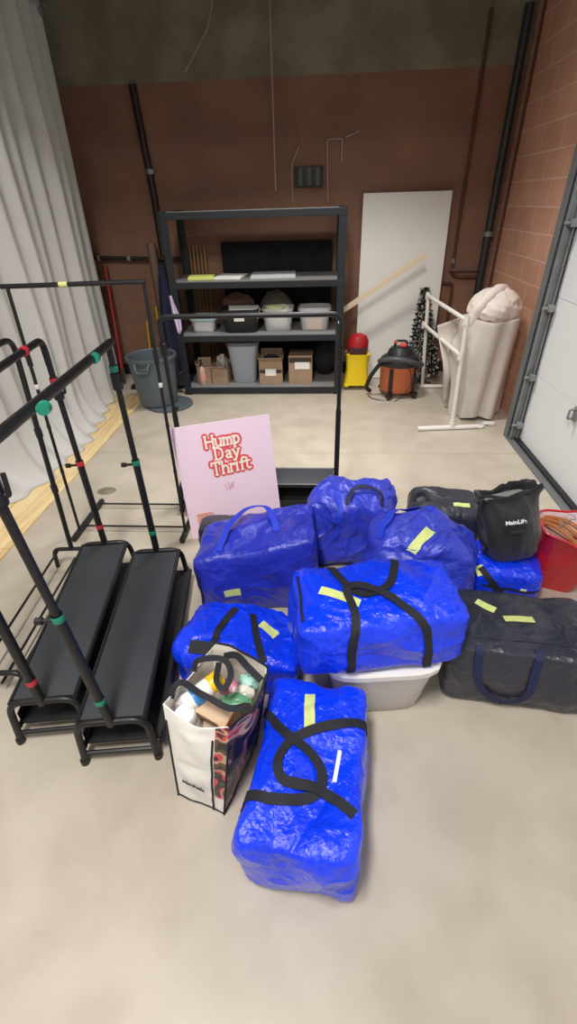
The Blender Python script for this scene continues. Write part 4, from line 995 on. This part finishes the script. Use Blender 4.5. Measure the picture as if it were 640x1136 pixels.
# black mesh laundry bag
def mesh_bag():
    t = thing('mesh_bag', 'black mesh drawstring bag standing upright on the blue bag', 'bag', (.925, 1.81, .219), (0, math.radians(-14), 0))
    rnd = random.Random(12)
    bm = NB()
    prof = [(0, .0), (.35, .002), (.75, .012), (.93, .05), (1.0, .13), (.98, .20), (.96, .26), (.95, .30), (1.02, .325), (1.12, .345), (1.08, .35), (.96, .335), (.85, .31), (.6, .295), (0, .29)]
    N = 64; R = []
    for r, z in prof:
        row = []
        for k in range(N):
            th = 2*PI*k/N; c, s = math.cos(th), math.sin(th); q = (abs(c)**3.2+abs(s)**3.2)**(-1/3.2)
            f = r*q*(1+.06*math.sin(5*th+z*9)*min(1, z*5)+.07*noise.noise(Vector((c*2, s*2, z*9+4))))
            zz = z+.03*noise.noise(Vector((c*1.5, s*1.5, 3)))*(z/.4)
            sq = 1-.5*max(0, min(1, (z-.22)/.11)); row.append(bm.verts.new((.125*f*c, .105*f*s*sq+(.02*(1-sq)), zz)))
        R.append(row)
    for A, B in zip(R, R[1:]):
        for k in range(N): bm.faces.new((A[k], A[(k+1) % N], B[(k+1) % N], B[k]))
    bmesh.ops.remove_doubles(bm, verts=bm.verts[:], dist=.0004)
    bmesh.ops.subdivide_edges(bm, edges=bm.edges[:], cuts=1, use_grid_fill=True)
    for v in bm.verts: v.co += v.co.normalized()*.012*noise.noise(v.co*22+Vector((5, 5, 5)))+v.co.normalized()*.006*(1-abs(2*noise.noise(v.co*40)))
    nm = mat('black mesh fabric', (26, 27, 31), .5, bump=1, bscale=260, sheen=.2)
    mesh('bag_body', bm, nm, t)
    bm = NB(); lathe(bm, [(0, 0), (.6, 0), (.85, .006), (.9, .0)], (0, 0, 0), 40)
    for v in bm.verts: v.co = Vector((v.co.x*.12-.0, v.co.y*.045+.01, .312+v.co.z+.012*noise.noise(v.co*3)))
    mesh('lining', bm, mat('grey green lining', (120, 124, 120), .7), t, label='grey inner lining')
    g = NB(); pts = catmull([(-.10, -.03, .33), (-.13, -.07, .375), (-.155, -.09, .29), (-.15, -.08, .2), (-.12, -.08, .12)], .02); tube(g, pts, .006, 8); mesh('drawstring', g, M['strap'], t)
    g = NB(); pts = catmull([(-.13, -.02, .36), (-.09, -.03, .365), (.0, -.045, .345), (.1, -.035, .36), (.14, .0, .355)], .02); tube(g, pts, .007, 8); mesh('rim_cord', g, M['strap'], t)
    return t
MB_ = mesh_bag()
def flat_text(name, s, size, m, parent, M4, off=.0008, ext=.0006):
    c = bpy.data.curves.new(name, 'FONT'); c.body = s; c.size = size; c.align_x = 'CENTER'; c.offset = off; c.extrude = ext
    o = bpy.data.objects.new(name, c); COL.objects.link(o)
    dg = bpy.context.evaluated_depsgraph_get(); me = bpy.data.meshes.new_from_object(o.evaluated_get(dg)); bpy.data.objects.remove(o)
    me.materials.clear(); me.materials.append(m); q = bpy.data.objects.new(name, me); COL.objects.link(q); q.parent = parent; q.matrix_local = M4; return q
flat_text('printed_name', 'MainLife', .026, mat('white print', (236, 236, 236), .6), MB_, Matrix.Translation((.0, -.106, .245)) @ Matrix.Rotation(PI/2-.35, 4, 'X') @ Matrix.Rotation(-.05, 4, 'Z'))
bm = NB(); box(bm, (.0, -.112, .205), (.06, .006, .02), .002); mesh('logo_patch', bm, mat('charcoal patch', (48, 50, 54), .5), MB_)

# red shopping bag with hangers
def red_bag():
    t = thing('shopping_bag', 'red shopping bag with a pale lining holding wooden hangers', 'bag', (1.195, 1.87, 0), (math.radians(4), math.radians(5), math.radians(-20)))
    Rm_ = tarpaulin('red glossy plastic', (196, 24, 40), .3, .5, .4); Wm = mat('pink white lining', (236, 214, 216), .6, bump=.3, bscale=30)
    bm = NB(); N = 72; rows = []
    for v in [i/26 for i in range(27)]:
        z = .0+.34*v; sx, sy = .105+.06*v, .085+.06*v; row = []
        for k in range(N):
            th = 2*PI*k/N; c, s = math.cos(th), math.sin(th); q = (abs(c)**4+abs(s)**4)**-.25
            f = 1+.05*noise.noise(Vector((c*2, s*2, z*7)))*(.4+v)+.02*noise.noise(Vector((c*7, s*7, z*20)))
            zz = z-.05*v*v*max(0, c)+.03*v*math.sin(2*th)
            row.append(Vector((sx*q*c*f, sy*q*s*f, zz)))
        rows.append(row)
    V = [[bm.verts.new(p) for p in r] for r in rows]
    I = [[bm.verts.new(Vector((p.x*.97, p.y*.97, max(p.z, .004)))) for p in r] for r in rows]
    for i in range(26):
        for k in range(N):
            a = bm.faces.new((V[i][k], V[i][(k+1) % N], V[i+1][(k+1) % N], V[i+1][k])); b = bm.faces.new((I[i][k], I[i+1][k], I[i+1][(k+1) % N], I[i][(k+1) % N])); b.material_index = 1
    for k in range(N): bm.faces.new((V[26][k], V[26][(k+1) % N], I[26][(k+1) % N], I[26][k]))
    bm.faces.new(V[0][::-1]); f = bm.faces.new(I[0]); f.material_index = 1
    mesh('bag_body', bm, [Rm_, Wm], t)
    g = NB(); pts = [rows[26][k]*1.01 for k in range(N)]; tube(g, pts, .006, 6, closed=True); mesh('rim', g, Rm_, t)
red_bag()
HW = mat('orange brown hanger wood', (172, 106, 56), .45, var=.1, vscale=30)
for i in range(3):
    x, y, z = 1.15+.028*i, 1.855+.018*i, .315+.006*i
    t = thing('clothes_hanger', ('wooden clothes hanger nearest the left rim inside the red bag', 'wooden clothes hanger in the middle of the three inside the red bag', 'wooden clothes hanger nearest the pale lining inside the red bag')[i], 'hanger', (x, y, z), (.5, .12, -.95+.08*i), 'hangers in the red bag')
    g = NB(); pts = catmull([(-.11, 0, -.04), (-.06, 0, .0), (0, 0, .02), (.06, 0, .0), (.11, 0, -.04)], .02)
    tube(g, pts, .011, 8); tube(g, [(-.095, 0, -.035), (.095, 0, -.035)], .005, 8); mesh('hanger_arm', g, HW, t)
    g = NB(); tube(g, [Vector((0, 0, .03))]+[Vector((.018*math.sin(a), 0, .075-.018*math.cos(a)+.0)) for a in [k*.5 for k in range(9)]], .002, 6); mesh('hook', g, M['steel'], t)

# ------------------------------------------------------------------ white tote with groceries
def tote():
    base = [Vector((-.462, .742, 0)), Vector((-.295, .688, 0)), Vector((-.22, .92, 0)), Vector((-.38, .99, 0))]
    zt = .42
    top = [Vector((-.455, .80, zt)), Vector((-.245, .735, zt)), Vector((-.155, .93, zt)), Vector((-.345, 1.02, zt))]
    c = sum(base, Vector())/4
    t = thing('tote_bag', 'white shopping tote full of toiletries standing between the shoe rack and front blue bag', 'tote bag', (c.x, c.y, 0))
    base = [p-c for p in base]; top = [Vector((p.x-c.x, p.y-c.y, p.z)) for p in top]
    WT = mat('white coated bag', (236, 234, 228), .45, bump=.5, bscale=22, bdist=.006); IN = mat('warm white bag inside', (232, 226, 216), .6)
    # printed side panel: blotches of photograph colours
    PR = mat('printed side panel', (120, 80, 70), .35); n = PR.node_tree; b = n.nodes['Principled BSDF']
    tc = n.nodes.new('ShaderNodeTexCoord'); vo = n.nodes.new('ShaderNodeTexNoise'); vo.inputs['Scale'].default_value = 6.5; vo.inputs['Detail'].default_value = 2; vo.inputs['Distortion'].default_value = 1.5
    n.links.new(tc.outputs['Object'], vo.inputs['Vector']); cr = n.nodes.new('ShaderNodeValToRGB'); cr.color_ramp.interpolation = 'CONSTANT'
    cols = [(0, (20, 60, 84)), (.36, (40, 34, 38)), (.44, (96, 74, 46)), (.49, (196, 166, 140)), (.535, (206, 70, 76)), (.58, (46, 40, 40)), (.63, (60, 92, 64)), (.7, (222, 214, 202))]
    el = cr.color_ramp.elements; el[0].position = 0; el[0].color = lin(cols[0][1]); el[1].position = cols[1][0]; el[1].color = lin(cols[1][1])
    for p, cc in cols[2:]: e = el.new(p); e.color = lin(cc)
    n.links.new(vo.outputs['Fac'], cr.inputs[0]); n.links.new(cr.outputs[0], b.inputs['Base Color'])
    bm = NB(); NS, NZ = 16, 22
    def pt(s, u, v, inner=0):
        a, b_ = base[s].lerp(base[(s+1) % 4], u), top[s].lerp(top[(s+1) % 4], u)
        p = a.lerp(b_, v); p.z = zt*v
        mid = (base[s]+base[(s+1) % 4])/2; nn = Vector((mid.x, mid.y, 0)).normalized()
        bow = math.sin(PI*u)*(.012*math.sin(PI*v)+.014*v)
        p += nn*(bow+.008*math.sin(PI*u)*noise.noise(Vector((u*3+s*5, v*5, 1)))+.006*math.sin(PI*u)*noise.noise(Vector((u*2, v*14, s*3))))
        if v > .8: p.z -= .03*math.sin(PI*u)*(v-.8)/.2 if s != 2 else -.02*(v-.8)/.2
        if inner: p -= Vector((p.x, p.y, 0)).normalized()*.004; p.z = max(p.z, .004)
        return p
    loops = []
    for inner in (0, 1):
        G_ = []
        for j in range(NZ+1): G_.append([bm.verts.new(pt(s, i/NS, j/NZ, inner)) for s in range(4) for i in range(NS)])
        loops.append(G_); K = 4*NS
        for j in range(NZ):
            for k in range(K):
                f = bm.faces.new((G_[j][k], G_[j][(k+1) % K], G_[j+1][(k+1) % K], G_[j+1][k])); s = k//NS
                f.material_index = 1 if inner else (2 if s == 1 or (s == 0 and k % NS >= 13 and j > 3) else 0)
        bm.faces.new(G_[0]).material_index = 1 if inner else 0
    for k in range(K): bm.faces.new((loops[0][NZ][k], loops[0][NZ][(k+1) % K], loops[1][NZ][(k+1) % K], loops[1][NZ][k]))
    mesh('bag_body', bm, [WT, IN, PR], t)
    # black piping
    for s, u in ((0, .03), (0, .78), (1, .0), (2, 0)):
        g = NB(); tube(g, [pt(s, u, v/20)*1.0+Vector((pt(s, u, v/20).x, pt(s, u, v/20).y, 0)).normalized()*.002 for v in range(0, 18)], .0035, 6); mesh('piping', g, M['strap'], t)
    g = NB(); tube(g, [pt(s, u/8, .01) for s in (0, 1) for u in range(8)], .0035, 6); mesh('piping', g, M['strap'], t)
    g = NB(); tube(g, [pt(s, u/10, 1) for s in (1, 2) for u in range(11)], .0045, 6); mesh('piping', g, M['strap'], t)
    # handles as flat webbing
    def webbing(P, wd, nm, ref):
        P = catmull(P, .012); bm = NB(); rr = []
        for i, p in enumerate(P):
            tg = P[min(i+1, len(P)-1)]-P[max(i-1, 0)]; cr_ = tg.cross(Vector(ref)).normalized(); nn = cr_.cross(tg).normalized()
            rr.append([bm.verts.new(p+cr_*wd/2*a+nn*.0015*b_) for a, b_ in ((-1, -1), (1, -1), (1, 1), (-1, 1))])
        for A, B in zip(rr, rr[1:]):
            for k in range(4): bm.faces.new((A[k], A[(k+1) % 4], B[(k+1) % 4], B[k]))
        bm.faces.new(rr[0]); bm.faces.new(rr[-1][::-1])
        mesh(nm, bm, M['strap'], t)
    w_ = lambda px, py, z: at(px, py, z)-Vector((c.x, c.y, 0))
    webbing([w_(190, 775, .40), w_(193, 762, .43), w_(203, 757, .44), w_(220, 768, .45), w_(235, 776, .445), w_(255, 786, .43), w_(275, 783, .42), (w_(277, 792, .40))], .019, 'handle', (0, -.5, 1))
    webbing([w_(215, 745, .42), w_(219, 733, .45), w_(240, 730, .47), (w_(252, 735, .47)), w_(256, 750, .465), w_(248, 764, .455), w_(240, 755, .46), w_(243, 735, .46)], .019, 'handle', (0, -.6, 1))
    webbing([w_(248, 728, .42), w_(262, 727, .44), w_(275, 740, .445), w_(290, 755, .43)], .022, 'handle', (0, -.3, 1))
    # name printed on the front
    p0, p1 = pt(0, .27, .30), pt(0, .66, .28); d = (p1-p0); ang = math.atan2(d.y, d.x)
    flat_text('printed_name', 'Marshalls', .0215, mat('grey black print', (60, 60, 62), .6), t, Matrix.Translation((p0+p1)/2+Vector((math.sin(ang), -math.cos(ang), 0))*.011) @ Matrix.Rotation(ang, 4, 'Z') @ Matrix.Rotation(PI/2-.06, 4, 'X') @ Matrix.Rotation(-.06, 4, 'Z'))
    return c
TC = tote()
def bottle(label, loc, rot, r, h, mb, mc, cap=.3, name='bottle'):
    t = thing(name, label, 'bottle', loc, rot)
    bm = NB(); lathe(bm, [(0, 0), (r*.9, 0), (r, r*.15), (r, h*(1-cap)-.005), (r*.93, h*(1-cap)), (0, h*(1-cap))], segs=28); mesh('bottle_body', bm, mb, t)
    bm = NB(); lathe(bm, [(r*.96, h*(1-cap)), (r*.99, h*(1-cap)+.003), (r*.97, h-.01), (r*.85, h), (0, h)], segs=28); mesh('cap', bm, mc, t)
    return t
WB = mat('white bottle plastic', (240, 240, 240), .3)
p0_, p1_ = at(205, 782, .375), at(240, 755, .40); rt_ = (p1_-p0_).to_track_quat('Z', 'Y').to_euler()
t = bottle('white spray can with a yellow cap lying in the white tote', tuple(p0_), tuple(rt_), .030, (p1_-p0_).length+.02, WB, mat('yellow cap', (250, 200, 20), .35), .33)
bm = NB(); lathe(bm, [(.0312, .03), (.0318, .03), (.0318, .055), (.0312, .055)], segs=28); mesh('blue_band', bm, mat('blue label band', (60, 140, 210), .4), t, label='blue band')
p = at(208, 792, .36)
bottle('round white jar lid upright at the front left of the tote', (p.x, p.y+.005, .27), (math.radians(8), math.radians(-4), 0), .036, .105, WB, WB, .35, 'jar')
p = at(197, 778, .36)
bottle('clear round tub against the left rim of the tote', (p.x+.012, p.y+.01, .26), (0, math.radians(4), 0), .034, .11, mat('cloudy tub', (214, 206, 212), .3, trans=.3), mat('cloudy tub lid', (222, 214, 220), .3, trans=.2), .2, 'jar')
t = thing('soap_box', 'tan cardboard soap box lying across the front of the tote', 'box', tuple(at(236, 790, .345)), (.25, .12, math.radians(-24)))
bm = NB(); box(bm, (0, 0, 0), (.125, .055, .045), .003); mesh('carton', bm, mat('tan carton', (206, 176, 146), .7), t, smooth=False)
bm = NB(); box(bm, (.052, -.002, -.002), (.024, .056, .046), .002); mesh('orange_end', bm, mat('orange carton end', (226, 150, 98), .6), t, smooth=False, label='orange end')
o = mesh('green_packet', lump(NB(), (0, 0, 0), (.045, .025, .02), 51, .3), mat('green foil', (96, 160, 120), .35)); o.location = at(262, 778, .35); tag(o, 'crumpled green packet beside the soap box in the tote', 'packet')
for i, (px, py, cc, nm, lb) in enumerate(((255, 763, (222, 150, 186), 'pink_packet', 'pink packet in the middle of the tote'), (276, 757, (170, 222, 214), 'mint_packet', 'mint packet at the back right of the tote'), (270, 768, (232, 228, 220), 'white_packet', 'white crinkled packet beneath the mint packet in the tote'))):
    o = mesh(nm, lump(NB(), (0, 0, 0), (.034, .022, .03), 60+i, .35), mat(nm.replace('_', ' '), cc, .4)); o.location = at(px, py, .33+.006*i); tag(o, lb, 'packet')
# dark filling deeper down so the tote reads full
o = mesh('paper_bag', lump(NB(), (0, 0, 0), (.095, .12, .12), 71, .1), mat('crumpled kraft paper', (200, 180, 156), .8)); o.location = (TC.x+.012, TC.y+.01, .17); tag(o, 'crumpled kraft paper filling the tote under the bottles', 'paper')
